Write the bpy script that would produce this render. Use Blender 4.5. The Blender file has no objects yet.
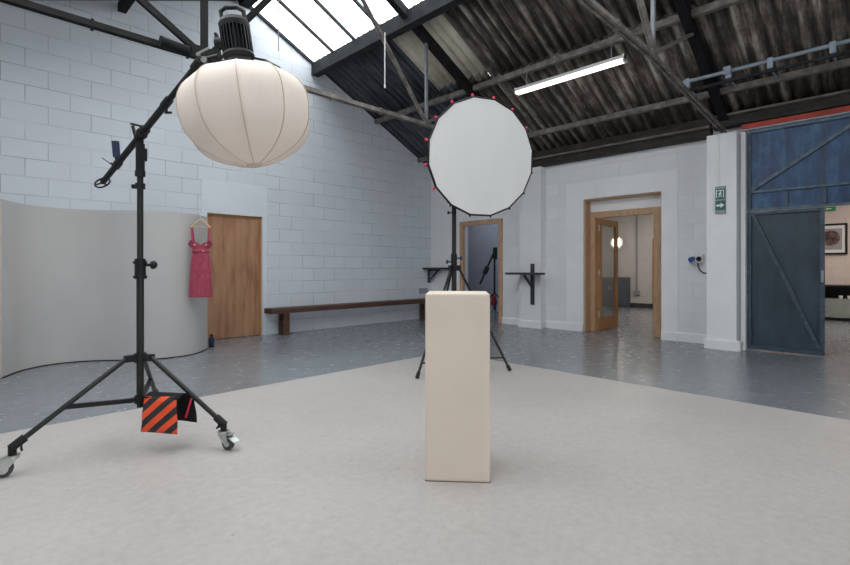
import bpy, bmesh, math, random
from mathutils import Vector, Matrix, noise
random.seed(7)
S = bpy.context.scene
COL = S.collection
PI = math.pi
R2 = math.sqrt(2)
EYE = 1.13

# ------------------------------------------------------------------ camera, sky, light, exposure
cam_d = bpy.data.cameras.new('camera')
cam = bpy.data.objects.new('camera', cam_d)
COL.objects.link(cam)
cam.location = (0, 0, EYE)
cam.rotation_euler = (PI / 2, 0, -PI / 4)
cam_d.sensor_width = 36
cam_d.lens = 478 / 850 * 36
cam_d.shift_y = -14.5 / 850
cam_d.clip_start = 0.05
S.camera = cam

w = bpy.data.worlds.new('sky')
S.world = w
w.use_nodes = True
bg = w.node_tree.nodes['Background']
bg.inputs[0].default_value = (1.0, 0.955, 0.955, 1)
bg.inputs[1].default_value = 7.0

S.view_settings.view_transform = 'Standard'
S.view_settings.look = 'None'
S.view_settings.exposure = -0.25
S.view_settings.gamma = 1.0
S.view_settings.use_curve_mapping = False
S.cycles.max_bounces = 10
S.cycles.diffuse_bounces = 6
S.cycles.use_denoising = True
S.cycles.sample_clamp_indirect = 6.0


def area(name, loc, rot, sx, sy, power=0, color=(1, 1, 1), portal=False, spread=PI):
    l = bpy.data.lights.new(name, 'AREA')
    l.shape = 'RECTANGLE'
    l.size, l.size_y = sx, sy
    l.energy, l.color = power, color
    l.spread = spread
    if portal:
        l.cycles.is_portal = True
    o = bpy.data.objects.new(name, l)
    COL.objects.link(o)
    o.location, o.rotation_euler = loc, rot
    return o


# roof geometry: ridge above X = RX, two slopes
RX, RZ, SR, SL = 3.42, 5.48, 0.485, 0.39
XW, YW, XL, YB = 8.0, 7.6, -2.6, -6.0        # inner faces of the four walls


def roof_z(x):
    return RZ - SR * (x - RX) if x > RX else RZ - SL * (RX - x)


# daylight by the right skylight; left skylight and back window added unseen for light
area('skylight_portal_right', (4.05, 0.8, roof_z(4.05) + 0.12), (0, math.atan(SR), 0), 1.3, 13.6, portal=True)
area('added_skylight_portal_left', (0.6, 3.1, roof_z(0.6) + 0.12), (0, -math.atan(SL), 0), 4.1, 5.2, portal=True)
area('added_window_portal_back', (1.0, YB - 0.25, 1.75), (-PI / 2, 0, 0), 5.6, 2.1, portal=True)
# added lamps without fixtures that brighten the rooms next door
area('next_room_fill_near', (9.2, 7.2, 2.75), (0, 0, 0), 1.2, 2.0, 16, (0.88, 0.93, 1))
area('next_room_fill_middle', (11.6, 4.2, 2.95), (0, 0, 0), 2.4, 1.2, 70, (1, 0.93, 0.85))
area('next_room_fill_far', (11.4, -0.3, 3.0), (0, 0, 0), 2.4, 2.4, 110, (1, 0.91, 0.84))


# ------------------------------------------------------------------ helpers
def cf(lat, d, z):
    """ground frame of the main view: metres to the side, metres ahead, height -> room coordinates"""
    return Vector(((d + lat) / R2, (d - lat) / R2, z))


def at(x, y, d):
    return cf((x - 425) / 478 * d, d, EYE + (268 - y) * d / 478)


class MB:
    def __init__(self):
        self.bm = bmesh.new()

    def hexa(self, p):
        v = [self.bm.verts.new(q) for q in p]
        for f in ((0, 3, 2, 1), (4, 5, 6, 7), (0, 1, 5, 4), (1, 2, 6, 5), (2, 3, 7, 6), (3, 0, 4, 7)):
            self.bm.faces.new([v[i] for i in f])
        return self

    def box(self, x0, x1, y0, y1, z0, z1):
        return self.hexa([(x0, y0, z0), (x1, y0, z0), (x1, y1, z0), (x0, y1, z0),
                          (x0, y0, z1), (x1, y0, z1), (x1, y1, z1), (x0, y1, z1)])

    def obox(self, c, ax, ay, az, sx, sy, sz):
        c = Vector(c)
        ax, ay, az = (Vector(a).normalized() for a in (ax, ay, az))
        P = []
        for k in (-1, 1):
            for i, j in ((-1, -1), (1, -1), (1, 1), (-1, 1)):
                P.append(c + ax * (i * sx / 2) + ay * (j * sy / 2) + az * (k * sz / 2))
        return self.hexa(P)

    def bar(self, a, b, w_, h_, up=(0, 0, 1)):
        a, b = Vector(a), Vector(b)
        d = (b - a)
        L = d.length
        d.normalize()
        s = d.cross(Vector(up))
        if s.length < 1e-4:
            s = d.cross(Vector((1, 0, 0)))
        s.normalize()
        u = s.cross(d).normalized()
        return self.obox((a + b) / 2, d, s, u, L, w_, h_)

    def ring(self, c, u, v, r, n, r2=None, ph=0):
        r2 = r if r2 is None else r2
        return [self.bm.verts.new(Vector(c) + u * (math.cos(2 * PI * i / n + ph) * r) + v * (math.sin(2 * PI * i / n + ph) * r2)) for i in range(n)]

    def bridge(self, A, B):
        n = len(A)
        for i in range(n):
            self.bm.faces.new((A[i], A[(i + 1) % n], B[(i + 1) % n], B[i]))

    def cyl(self, a, b, r, r2=None, n=16, cap=True):
        a, b = Vector(a), Vector(b)
        r2 = r if r2 is None else r2
        d = (b - a).normalized()
        u = d.orthogonal().normalized()
        v = d.cross(u)
        A, B = self.ring(a, u, v, r, n), self.ring(b, u, v, r2, n)
        self.bridge(A, B)
        if cap:
            self.bm.faces.new(A[::-1])
            self.bm.faces.new(B)
        return self

    def tube(self, pts, r, n=8, closed=False):
        pts = [Vector(p) for p in pts]
        rings = []
        u = None
        m = len(pts)
        for i, p in enumerate(pts):
            if closed:
                d = pts[(i + 1) % m] - pts[i - 1]
            else:
                d = pts[min(i + 1, m - 1)] - pts[max(i - 1, 0)]
            d.normalize()
            if u is None:
                u = d.orthogonal().normalized()
            else:
                u = (u - d * u.dot(d)).normalized()
            rings.append(self.ring(p, u, d.cross(u), r, n))
        for i in range(m - 1):
            self.bridge(rings[i], rings[i + 1])
        if closed:
            A, B = rings[-1], rings[0]
            best = min(range(n), key=lambda k: (A[0].co - B[k].co).length)
            self.bridge(A, B[best:] + B[:best])
        else:
            self.bm.faces.new(rings[0][::-1])
            self.bm.faces.new(rings[-1])
        return self

    def lathe(self, c, axis, prof, n=24, fn=None, capa=True, capb=True):
        """prof: (distance along the axis, radius)"""
        c = Vector(c)
        d = Vector(axis).normalized()
        u = d.orthogonal().normalized()
        v = d.cross(u)
        rings = []
        for t, r in prof:
            ring = []
            for i in range(n):
                th = 2 * PI * i / n
                rr = r * (fn(th, t) if fn else 1)
                ring.append(self.bm.verts.new(c + d * t + u * math.cos(th) * rr + v * math.sin(th) * rr))
            rings.append(ring)
        for A, B in zip(rings, rings[1:]):
            self.bridge(A, B)
        if capa:
            self.bm.faces.new(rings[0][::-1])
        if capb:
            self.bm.faces.new(rings[-1])
        return self

    def prism(self, poly, axis, a, b):
        """poly in the plane across `axis` ('x': (y,z), 'y': (x,z), 'z': (x,y))"""
        def P(p, t):
            return {'x': (t, p[0], p[1]), 'y': (p[0], t, p[1]), 'z': (p[0], p[1], t)}[axis]
        A = [self.bm.verts.new(P(p, a)) for p in poly]
        B = [self.bm.verts.new(P(p, b)) for p in poly]
        self.bridge(A, B)
        self.bm.faces.new(A[::-1])
        self.bm.faces.new(B)
        return self

    def grid(self, f, nu, nv, closed_u=False):
        V = [[self.bm.verts.new(f(i / nu, j / nv)) for j in range(nv + 1)] for i in range(nu + (0 if closed_u else 1))]
        n = len(V)
        for i in range(nu):
            for j in range(nv):
                self.bm.faces.new((V[i][j], V[(i + 1) % n][j], V[(i + 1) % n][j + 1], V[i][j + 1]))
        return self

    def build(self, name, m, parent=None, origin=None, smooth=False, bevel=0, thick=0, shade_angle=40, base=True):
        bm = self.bm
        bmesh.ops.recalc_face_normals(bm, faces=bm.faces[:])
        if bevel:
            bmesh.ops.bevel(bm, geom=[e for e in bm.edges if e.is_manifold and e.calc_face_angle(0) > 0.6],
                            offset=bevel, segments=2, affect='EDGES', profile=0.7)
        po = ORG.get(parent.as_pointer(), Vector((0, 0, 0))) if parent else Vector((0, 0, 0))
        if origin is None:
            if base:
                xs = [v.co for v in bm.verts]
                lo = Vector([min(v[k] for v in xs) for k in range(3)])
                hi = Vector([max(v[k] for v in xs) for k in range(3)])
                origin = Vector(((lo.x + hi.x) / 2, (lo.y + hi.y) / 2, lo.z))
            else:
                origin = Vector((0, 0, 0))
        origin = Vector(origin)
        bmesh.ops.translate(bm, verts=bm.verts[:], vec=-origin)
        if smooth:
            for f in bm.faces:
                f.smooth = True
            for e in bm.edges:
                if e.is_manifold and e.calc_face_angle(0) > math.radians(shade_angle):
                    e.smooth = False
        me = bpy.data.meshes.new(name)
        bm.to_mesh(me)
        bm.free()
        me.materials.append(m)
        o = bpy.data.objects.new(name, me)
        COL.objects.link(o)
        o.parent = parent
        o.location = origin - po
        ORG[o.as_pointer()] = origin
        if thick:
            sm = o.modifiers.new('thickness', 'SOLIDIFY')
            sm.thickness = thick
            sm.offset = 0
        return o


ORG = {}


def tag(o, label=None, cat=None, group=None, kind=None):
    if label: o['label'] = label
    if cat: o['category'] = cat
    if group: o['group'] = group
    if kind: o['kind'] = kind
    return o


def thing(name, loc, label, cat, group=None):
    o = bpy.data.objects.new(name, None)
    o.empty_display_size = 0.1
    COL.objects.link(o)
    o.location = loc
    ORG[o.as_pointer()] = Vector(loc)
    return tag(o, label, cat, group)


def copy_tree(o, parent=None):
    c = o.copy()
    COL.objects.link(c)
    if parent: c.parent = parent
    ORG[c.as_pointer()] = ORG[o.as_pointer()].copy()
    for ch in list(o.children):
        copy_tree(ch, c)
    return c


# ------------------------------------------------------------------ materials
class NT:
    def __init__(self, name):
        self.m = bpy.data.materials.new(name)
        self.m.use_nodes = True
        self.t = self.m.node_tree
        self.b = self.t.nodes['Principled BSDF']
        self.out = self.t.nodes['Material Output']

    def n(self, kind, **kw):
        nd = self.t.nodes.new(kind)
        for k, v in kw.items():
            setattr(nd, k, v)
        return nd

    def l(self, a, b):
        self.t.links.new(a, b)

    def math(self, op, a, b=None, c=None):
        nd = self.n('ShaderNodeMath', operation=op)
        for i, x in enumerate((a, b, c)):
            if x is None: continue
            if isinstance(x, (int, float)): nd.inputs[i].default_value = x
            else: self.l(x, nd.inputs[i])
        return nd.outputs[0]

    def coords(self, scale=(1, 1, 1), kind='Object'):
        tc = self.n('ShaderNodeTexCoord')
        mp = self.n('ShaderNodeMapping')
        mp.inputs['Scale'].default_value = scale
        self.l(tc.outputs[kind], mp.inputs[0])
        return mp.outputs[0]

    def noise(self, vec, scale, detail=4, rough=0.55):
        nd = self.n('ShaderNodeTexNoise')
        nd.inputs['Scale'].default_value = scale
        nd.inputs['Detail'].default_value = detail
        nd.inputs['Roughness'].default_value = rough
        self.l(vec, nd.inputs['Vector'])
        return nd.outputs[0]

    def ramp(self, fac, stops):
        nd = self.n('ShaderNodeValToRGB')
        e = nd.color_ramp.elements
        while len(e) < len(stops): e.new(0.5)
        for el, (p, c) in zip(e, stops):
            el.position = p
            el.color = (c[0], c[1], c[2], 1) if not isinstance(c, (int, float)) else (c, c, c, 1)
        self.l(fac, nd.inputs[0])
        return nd.outputs[0]

    def mix(self, fac, a, b, mode='MIX'):
        nd = self.n('ShaderNodeMix', data_type='RGBA', blend_type=mode)
        for sock, x in ((nd.inputs[0], fac), (nd.inputs[6], a), (nd.inputs[7], b)):
            if isinstance(x, (int, float)): sock.default_value = x
            elif isinstance(x, tuple): sock.default_value = (x[0], x[1], x[2], 1)
            else: self.l(x, sock)
        return nd.outputs[2]

    def bump(self, h, strength=0.3, dist=0.01, prev=None):
        nd = self.n('ShaderNodeBump')
        nd.inputs['Strength'].default_value = strength
        nd.inputs['Distance'].default_value = dist
        self.l(h, nd.inputs['Height'])
        if prev is not None: self.l(prev, nd.inputs['Normal'])
        return nd.outputs[0]


def plain(name, c, rough=0.6, metal=0.0, var=0.12, scale=8, bump=0.1, stretch=(1, 1, 1), spec=0.5, bscale=None):
    k = NT(name)
    v = k.coords(stretch)
    f = k.noise(v, scale)
    lo = tuple(x * (1 - var) for x in c)
    hi = tuple(min(1, x * (1 + var)) for x in c)
    k.l(k.ramp(f, [(0.3, lo), (0.7, hi)]), k.b.inputs['Base Color'])
    k.b.inputs['Roughness'].default_value = rough
    k.b.inputs['Metallic'].default_value = metal
    k.b.inputs['Specular IOR Level'].default_value = spec
    if bump:
        k.l(k.bump(k.noise(v, bscale or scale * 6), bump, 0.004), k.b.inputs['Normal'])
    return k.m


def emis(name, c, s):
    k = NT(name)
    k.b.inputs['Base Color'].default_value = (c[0], c[1], c[2], 1)
    k.b.inputs['Emission Color'].default_value = (c[0], c[1], c[2], 1)
    k.b.inputs['Emission Strength'].default_value = s
    return k.m


def block_mat(name, c, mortar_dark=0.72, smear=0.06, bw=0.45, bh=0.225, offz=0.0, offx=0.0, line=0.006):
    """painted blockwork, courses in room coordinates"""
    k = NT(name)
    tc = k.n('ShaderNodeTexCoord')
    geo = k.n('ShaderNodeNewGeometry')
    sp, sn = k.n('ShaderNodeSeparateXYZ'), k.n('ShaderNodeSeparateXYZ')
    k.l(geo.outputs['Position'], sp.inputs[0])
    k.l(geo.outputs['True Normal'], sn.inputs[0])
    wx = k.math('GREATER_THAN', k.math('ABSOLUTE', sn.outputs[0]), 0.5)
    u = k.math('ADD', k.math('MULTIPLY', sp.outputs[1], wx), k.math('MULTIPLY', sp.outputs[0], k.math('SUBTRACT', 1, wx)))
    cb = k.n('ShaderNodeCombineXYZ')
    k.l(k.math('ADD', u, offx), cb.inputs[0])
    k.l(k.math('ADD', sp.outputs[2], offz), cb.inputs[1])
    br = k.n('ShaderNodeTexBrick')
    br.offset = 0.5
    br.inputs['Scale'].default_value = 1
    br.inputs['Brick Width'].default_value = bw
    br.inputs['Row Height'].default_value = bh
    br.inputs['Mortar Size'].default_value = line
    br.inputs['Mortar Smooth'].default_value = 0.4
    k.l(cb.outputs[0], br.inputs['Vector'])
    # each block a little different
    br.inputs['Color1'].default_value = (0.94, 0.94, 0.94, 1)
    br.inputs['Color2'].default_value = (1, 1, 1, 1)
    br.inputs['Mortar'].default_value = (mortar_dark, mortar_dark, mortar_dark, 1)
    big = k.noise(sp.inputs[0].links[0].from_socket, 0.9, 3)
    # the paint has half filled many joints
    fill = k.ramp(k.noise(sp.inputs[0].links[0].from_socket, 2.3, 2), [(0.35, 0.15), (0.62, 1.0)])
    joint = k.mix(fill, (0.95, 0.95, 0.95), br.outputs['Color'])
    base = k.mix(1.0, k.ramp(big, [(0.3, tuple(x * (1 - smear) for x in c)), (0.7, c)]), joint, 'MULTIPLY')
    k.l(base, k.b.inputs['Base Color'])
    k.b.inputs['Roughness'].default_value = 0.55
    inv = k.math('MULTIPLY', k.math('SUBTRACT', 1, br.outputs['Fac']), 1)
    b1 = k.bump(inv, 0.5, 0.008)
    k.l(k.bump(k.noise(sp.inputs[0].links[0].from_socket, 45, 4), 0.16, 0.01, b1), k.b.inputs['Normal'])
    return k.m


M = {}
M['gable'] = block_mat('painted_block_wall_sky_tinted', (0.69, 0.725, 0.785), 0.6)  # bluish cast of the skylight is put into the wall colour
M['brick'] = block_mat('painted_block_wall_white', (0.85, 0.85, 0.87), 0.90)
M['white'] = plain('white_paint_smooth', (0.85, 0.85, 0.87), 0.5, var=0.04, scale=2, bump=0.12, bscale=30)
M['white_sky_tint'] = plain('sky_tinted_paint_smooth', (0.69, 0.725, 0.785), 0.5, var=0.04, scale=2, bump=0.12, bscale=30)  # same skylight tint painted into the smooth trim
M['white_gloss'] = plain('white_plastic', (0.75, 0.75, 0.75), 0.35, var=0.03, bump=0)
M['screen'] = plain('off_white_board', (0.46, 0.44, 0.435), 0.7, var=0.04, scale=1.5, bump=0.06, bscale=25)
M['screen_edge'] = plain('raw_board_edge', (0.50, 0.43, 0.38), 0.8, var=0.1)
M['plinth'] = plain('cream_painted_board', (0.76, 0.65, 0.545), 0.5, var=0.03, scale=3, bump=0.08, bscale=40)
M['lantern'] = plain('cream_lantern_fabric', (0.86, 0.75, 0.67), 0.85, var=0.03, scale=5, bump=0.2, bscale=60)
M['lantern_seam'] = plain('beige_seam_tape', (0.64, 0.53, 0.44), 0.8, var=0.06)
M['diffuser'] = plain('white_diffusion_fabric', (0.68, 0.68, 0.675), 0.8, var=0.03, scale=3, bump=0.7, bscale=5, stretch=(1.6, 0.7, 0.35))
M['black_fabric'] = plain('black_fabric', (0.012, 0.012, 0.013), 0.9, var=0.2, spec=0.2)
M['black'] = plain('black_coated_metal', (0.010, 0.010, 0.011), 0.5, var=0.25, bump=0.05, spec=0.3)
M['black_shiny'] = plain('black_fin_metal', (0.02, 0.02, 0.024), 0.35, metal=0.3, var=0.2, bump=0)
M['pole'] = plain('dark_green_grey_pole', (0.014, 0.016, 0.014), 0.4, var=0.15, bump=0, spec=0.35)
M['chrome'] = plain('zinc_plated_steel', (0.55, 0.58, 0.56), 0.28, metal=0.9, var=0.15, bump=0)
M['rubber'] = plain('grey_rubber', (0.06, 0.06, 0.065), 0.7, var=0.15)
M['red'] = plain('red_plastic', (0.65, 0.03, 0.08), 0.45, var=0.1, bump=0)
M['maroon'] = plain('dark_red_fabric', (0.20, 0.012, 0.02), 0.7, var=0.2)
M['orange'] = plain('orange_reflective_strip', (0.85, 0.10, 0.025), 0.5, var=0.08, bump=0.05)
M['blue_cap'] = plain('blue_anodised_cap', (0.012, 0.022, 0.06), 0.4, var=0.1)
M['bench'] = plain('dark_stained_timber', (0.085, 0.040, 0.025), 0.5, var=0.45, scale=6, stretch=(0.5, 6, 6), bump=0.3)
M['dark_shelf'] = plain('dark_grey_timber', (0.05, 0.054, 0.06), 0.7, spec=0.25, var=0.25)
M['steel_blue'] = None
M['oak'] = plain('oak', (0.52, 0.32, 0.19), 0.5, var=0.22, scale=9, stretch=(4, 4, 0.5), bump=0.15)
M['oak_orange'] = plain('varnished_oak', (0.42, 0.20, 0.065), 0.4, var=0.25, scale=9, stretch=(4, 4, 0.5), bump=0.15)
M['timber_beam'] = plain('dirty_timber_beam', (0.03, 0.026, 0.023), 0.8, var=0.6, scale=5, stretch=(3, 0.7, 3), bump=0.5)
M['timber_ledge'] = plain('dusty_timber_plate', (0.16, 0.135, 0.115), 0.85, var=0.5, scale=6, stretch=(3, 0.7, 3), bump=0.4)
M['dark_beam'] = plain('black_painted_beam', (0.010, 0.010, 0.012), 0.8, spec=0.2, var=0.5, scale=6, bump=0.3)
M['edge_beam'] = plain('grey_black_beam', (0.026, 0.028, 0.032), 0.8, spec=0.25, var=0.4, scale=6, bump=0.3)
M['iron'] = plain('dusty_angle_iron', (0.17, 0.15, 0.135), 0.6, var=0.5, scale=9, bump=0.2)
M['iron_dark'] = plain('black_angle_iron', (0.010, 0.009, 0.009), 0.7, spec=0.2, var=0.5, scale=9, bump=0.2)
M['galv'] = plain('galvanised_conduit', (0.27, 0.32, 0.38), 0.45, metal=0.2, var=0.15, bump=0)
M['galv_dull'] = plain('dull_grey_iron', (0.22, 0.23, 0.25), 0.5, metal=0.2, var=0.3, bump=0.1)
M['red_beam'] = plain('red_primer_steel', (0.42, 0.045, 0.025), 0.6, var=0.35, scale=5, bump=0.1)
M['grey_box'] = plain('grey_plastic', (0.32, 0.32, 0.34), 0.5, var=0.05, bump=0)
M['cupboard'] = plain('grey_blue_cupboard_paint', (0.10, 0.115, 0.14), 0.5, var=0.08, bump=0)
M['counter'] = plain('pale_grey_green_front', (0.26, 0.29, 0.27), 0.5, var=0.08, bump=0)
M['ceramic'] = plain('white_ceramic', (0.8, 0.8, 0.78), 0.2, var=0.02, bump=0)
M['next_wall'] = plain('pale_room_wall', (0.62, 0.60, 0.58), 0.7, var=0.04)
M['next_wall_blue'] = plain('blue_grey_room_wall', (0.33, 0.35, 0.41), 0.7, var=0.05)
M['next_brick'] = block_mat('painted_block_wall_pink_white', (0.74, 0.64, 0.58), 0.8)
M['wood_hanger'] = plain('pale_wood', (0.62, 0.42, 0.22), 0.5, var=0.12, bump=0)
M['tube'] = emis('lit_tube', (1.0, 0.90, 0.76), 3.0)
M['lamp_glow'] = emis('lit_lamp', (1.0, 0.90, 0.72), 14)
M['green'] = emis('green_sign_face', (0.02, 0.20, 0.07), 0.12)
M['sign_green'] = plain('dark_green_sign_face', (0.01, 0.13, 0.10), 0.4, var=0.05, bump=0)
M['sign_white'] = plain('pale_sign_symbol', (0.75, 0.85, 0.82), 0.4, var=0.02, bump=0)
M['socket_blue'] = plain('blue_socket_plastic', (0.03, 0.08, 0.30), 0.4, var=0.1, bump=0)


def ply_mat():
    k = NT('plywood_door_face')
    v = k.coords((2.2, 2.2, 0.45))
    n1 = k.noise(v, 3.2, 6, 0.6)
    wv = k.n('ShaderNodeTexWave', wave_type='BANDS', bands_direction='X')
    wv.inputs['Scale'].default_value = 1.1
    wv.inputs['Distortion'].default_value = 9
    wv.inputs['Detail'].default_value = 4
    k.l(v, wv.inputs['Vector'])
    f = k.math('ADD', k.math('MULTIPLY', n1, 0.92), k.math('MULTIPLY', wv.outputs[1], 0.08))
    c = k.ramp(f, [(0.34, (0.27, 0.125, 0.065)), (0.5, (0.40, 0.205, 0.115)), (0.66, (0.46, 0.255, 0.15))])
    k.l(c, k.b.inputs['Base Color'])
    k.b.inputs['Roughness'].default_value = 0.45
    return k.m


M['ply'] = ply_mat()


def floor_mat():
    """grey floor paint with a white painted square (X < 4.74, Y < 4.35) for the shooting area"""
    k = NT('painted_concrete_floor')
    geo = k.n('ShaderNodeNewGeometry')
    p = geo.outputs['Position']
    sp = k.n('ShaderNodeSeparateXYZ')
    k.l(p, sp.inputs[0])
    wob = k.math('MULTIPLY', k.math('SUBTRACT', k.noise(p, 3, 4), 0.5), 0.03)
    a = k.math('LESS_THAN', k.math('ADD', sp.outputs[0], wob), 4.74)
    b = k.math('LESS_THAN', k.math('ADD', sp.outputs[1], wob), 4.35)
    white = k.math('MULTIPLY', a, b)
    # grey paint: brushed mottling and scuffs
    g = k.ramp(k.noise(p, 5, 8, 0.7), [(0.25, (0.168, 0.180, 0.196)), (0.75, (0.235, 0.252, 0.273))])
    scuff = k.ramp(k.noise(p, 17, 6, 0.75), [(0.74, 0.0), (0.8, 0.2)])
    g = k.mix(scuff, g, (0.34, 0.34, 0.34))
    # white paint: warm, with dust and a few chips
    wn = k.ramp(k.noise(p, 1.1, 5, 0.6), [(0.3, (0.44, 0.40, 0.382)), (0.7, (0.49, 0.455, 0.438))])
    fine = k.ramp(k.noise(p, 22, 6, 0.7), [(0.35, 0.88), (0.6, 1.0)])
    wn = k.mix(1.0, wn, fine, 'MULTIPLY')
    vor = k.n('ShaderNodeTexVoronoi')
    vor.inputs['Scale'].default_value = 3.1
    k.l(p, vor.inputs['Vector'])
    chip = k.math('LESS_THAN', vor.outputs['Distance'], 0.028)
    wn = k.mix(k.math('MULTIPLY', chip, 0.6), wn, (0.22, 0.21, 0.2))
    k.l(k.mix(white, g, wn), k.b.inputs['Base Color'])
    rg = k.ramp(k.noise(p, 9, 6, 0.7), [(0.3, 0.15), (0.7, 0.31)])
    rw = k.ramp(k.noise(p, 7, 5, 0.7), [(0.3, 0.42), (0.7, 0.6)])
    k.l(k.mix(white, rg, rw), k.b.inputs['Roughness'])
    b1 = k.bump(k.noise(p, 9, 4, 0.5), 0.07, 0.008)
    k.l(k.bump(k.noise(p, 2.2, 3), 0.25, 0.03, b1), k.b.inputs['Normal'])
    return k.m


M['floor'] = floor_mat()


def roof_mat(name='weathered_corrugated_sheet'):
    k = NT(name)
    geo = k.n('ShaderNodeNewGeometry')
    mp = k.n('ShaderNodeMapping')
    mp.inputs['Scale'].default_value = (0.55, 5.0, 0.55)
    k.l(geo.outputs['Position'], mp.inputs[0])
    streak = k.noise(mp.outputs[0], 2.0, 8, 0.68)
    blot = k.noise(geo.outputs['Position'], 3.2, 7, 0.7)
    f = k.math('ADD', k.math('MULTIPLY', streak, 0.72), k.math('MULTIPLY', blot, 0.28))
    c = k.ramp(f, [(0.36, (0.016, 0.012, 0.010)), (0.47, (0.045, 0.035, 0.029)), (0.55, (0.13, 0.108, 0.09)), (0.66, (0.38, 0.35, 0.31))])
    # shading of the corrugations put into the colour: hollows darker, crests paler
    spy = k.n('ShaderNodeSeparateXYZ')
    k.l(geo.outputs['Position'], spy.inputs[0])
    crest_shade = k.math('MULTIPLY_ADD', k.math('COSINE', k.math('MULTIPLY', spy.outputs[1], 2 * PI / 0.146)), -0.042, 0.0)
    f = k.math('ADD', f, crest_shade)
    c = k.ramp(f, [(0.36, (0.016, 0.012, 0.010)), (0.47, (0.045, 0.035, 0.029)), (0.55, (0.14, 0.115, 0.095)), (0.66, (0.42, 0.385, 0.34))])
    # the bay beside the gable wall is dark blue-black
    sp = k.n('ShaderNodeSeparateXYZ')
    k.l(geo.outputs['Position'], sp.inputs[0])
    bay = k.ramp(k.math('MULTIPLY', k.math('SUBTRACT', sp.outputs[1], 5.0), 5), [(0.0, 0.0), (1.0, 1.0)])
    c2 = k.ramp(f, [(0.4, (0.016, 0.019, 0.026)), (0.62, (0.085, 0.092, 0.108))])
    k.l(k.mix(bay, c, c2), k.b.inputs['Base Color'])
    k.b.inputs['Roughness'].default_value = 0.8
    k.l(k.bump(k.noise(geo.outputs['Position'], 40, 5), 0.3, 0.006), k.b.inputs['Normal'])
    return k.m


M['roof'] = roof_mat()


def blue_mat():
    k = NT('blue_painted_sheet_steel')
    geo = k.n('ShaderNodeNewGeometry')
    p = geo.outputs['Position']
    mp = k.n('ShaderNodeMapping')
    mp.inputs['Scale'].default_value = (1, 3.0, 0.6)
    k.l(p, mp.inputs[0])
    f = k.math('ADD', k.math('MULTIPLY', k.noise(mp.outputs[0], 2.5, 7, 0.65), 0.6), k.math('MULTIPLY', k.noise(p, 6, 6, 0.7), 0.4))
    c = k.ramp(f, [(0.38, (0.008, 0.030, 0.085)), (0.5, (0.018, 0.066, 0.17)), (0.62, (0.05, 0.135, 0.27))])
    chips = k.ramp(k.noise(mp.outputs[0], 16, 5, 0.8), [(0.70, 0.0), (0.74, 0.7)])
    k.l(k.mix(chips, c, (0.3, 0.33, 0.36)), k.b.inputs['Base Color'])
    k.b.inputs['Roughness'].default_value = 0.42
    k.l(k.bump(k.noise(p, 3, 4), 0.2, 0.03), k.b.inputs['Normal'])
    return k.m


M['blue'] = blue_mat()
M['shaded_leaf'] = plain('shaded_blue_painted_steel', (0.030, 0.052, 0.078), 0.42, var=0.35, scale=3, stretch=(1, 2, .7), bump=0.15, bscale=4)  # lower leaf coloured darker and greyer for the weaker light on it
M['lit_rail'] = plain('lit_blue_grey_rail', (0.085, 0.13, 0.18), 0.45, var=0.4, scale=14)  # paler than the frame: light caught by the rails, put into the colour
M['blue_frame'] = plain('blue_grey_angle_frame', (0.045, 0.075, 0.11), 0.45, var=0.4, scale=14)


def glass_mat(name, tint=(1, 1, 1), gloss=0.08):
    k = NT(name)
    tr = k.n('ShaderNodeBsdfTransparent')
    tr.inputs[0].default_value = (*tint, 1)
    gl = k.n('ShaderNodeBsdfGlossy')
    gl.inputs['Roughness'].default_value = 0.03
    mx = k.n('ShaderNodeMixShader')
    mx.inputs[0].default_value = gloss
    k.l(tr.outputs[0], mx.inputs[1])
    k.l(gl.outputs[0], mx.inputs[2])
    k.l(mx.outputs[0], k.out.inputs[0])
    return k.m


M['glass'] = glass_mat('window_glass', (0.9, 0.95, 0.96), 0.06)
M['door_glass'] = glass_mat('door_glass', (0.8, 0.83, 0.83), 0.14)


def translucent_sheet():
    k = NT('yellowed_translucent_sheet')
    geo = k.n('ShaderNodeNewGeometry')
    f = k.noise(geo.outputs['Position'], 4, 5, 0.6)
    c = k.ramp(f, [(0.3, (0.42, 0.39, 0.32)), (0.7, (0.62, 0.59, 0.50))])
    tl = k.n('ShaderNodeBsdfTranslucent')
    k.l(c, tl.inputs[0])
    df = k.n('ShaderNodeBsdfDiffuse')
    k.l(c, df.inputs[0])
    mx = k.n('ShaderNodeMixShader')
    mx.inputs[0].default_value = 0.93
    k.l(tl.outputs[0], mx.inputs[1])
    k.l(df.outputs[0], mx.inputs[2])
    k.l(mx.outputs[0], k.out.inputs[0])
    return k.m


M['trans'] = translucent_sheet()


def dress_mat():
    k = NT('crimson_dress_fabric')
    v = k.coords((3, 3, 1))
    f = k.noise(v, 16, 6, 0.7)
    k.l(k.ramp(f, [(0.3, (0.20, 0.014, 0.036)), (0.58, (0.36, 0.035, 0.075)), (0.74, (0.52, 0.13, 0.18))]), k.b.inputs['Base Color'])
    k.b.inputs['Roughness'].default_value = 0.6
    k.b.inputs['Sheen Weight'].default_value = 0.3
    k.l(k.bump(f, 0.5, 0.01), k.b.inputs['Normal'])
    return k.m


M['dress'] = dress_mat()


def struct(o):
    o['kind'] = 'structure'
    return o


# ------------------------------------------------------------------ the shell
struct(MB().box(XL - 0.3, 14.6, YB - 0.3, 10.5, -0.12, 0.0).build('floor', M['floor'], base=False))

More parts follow.
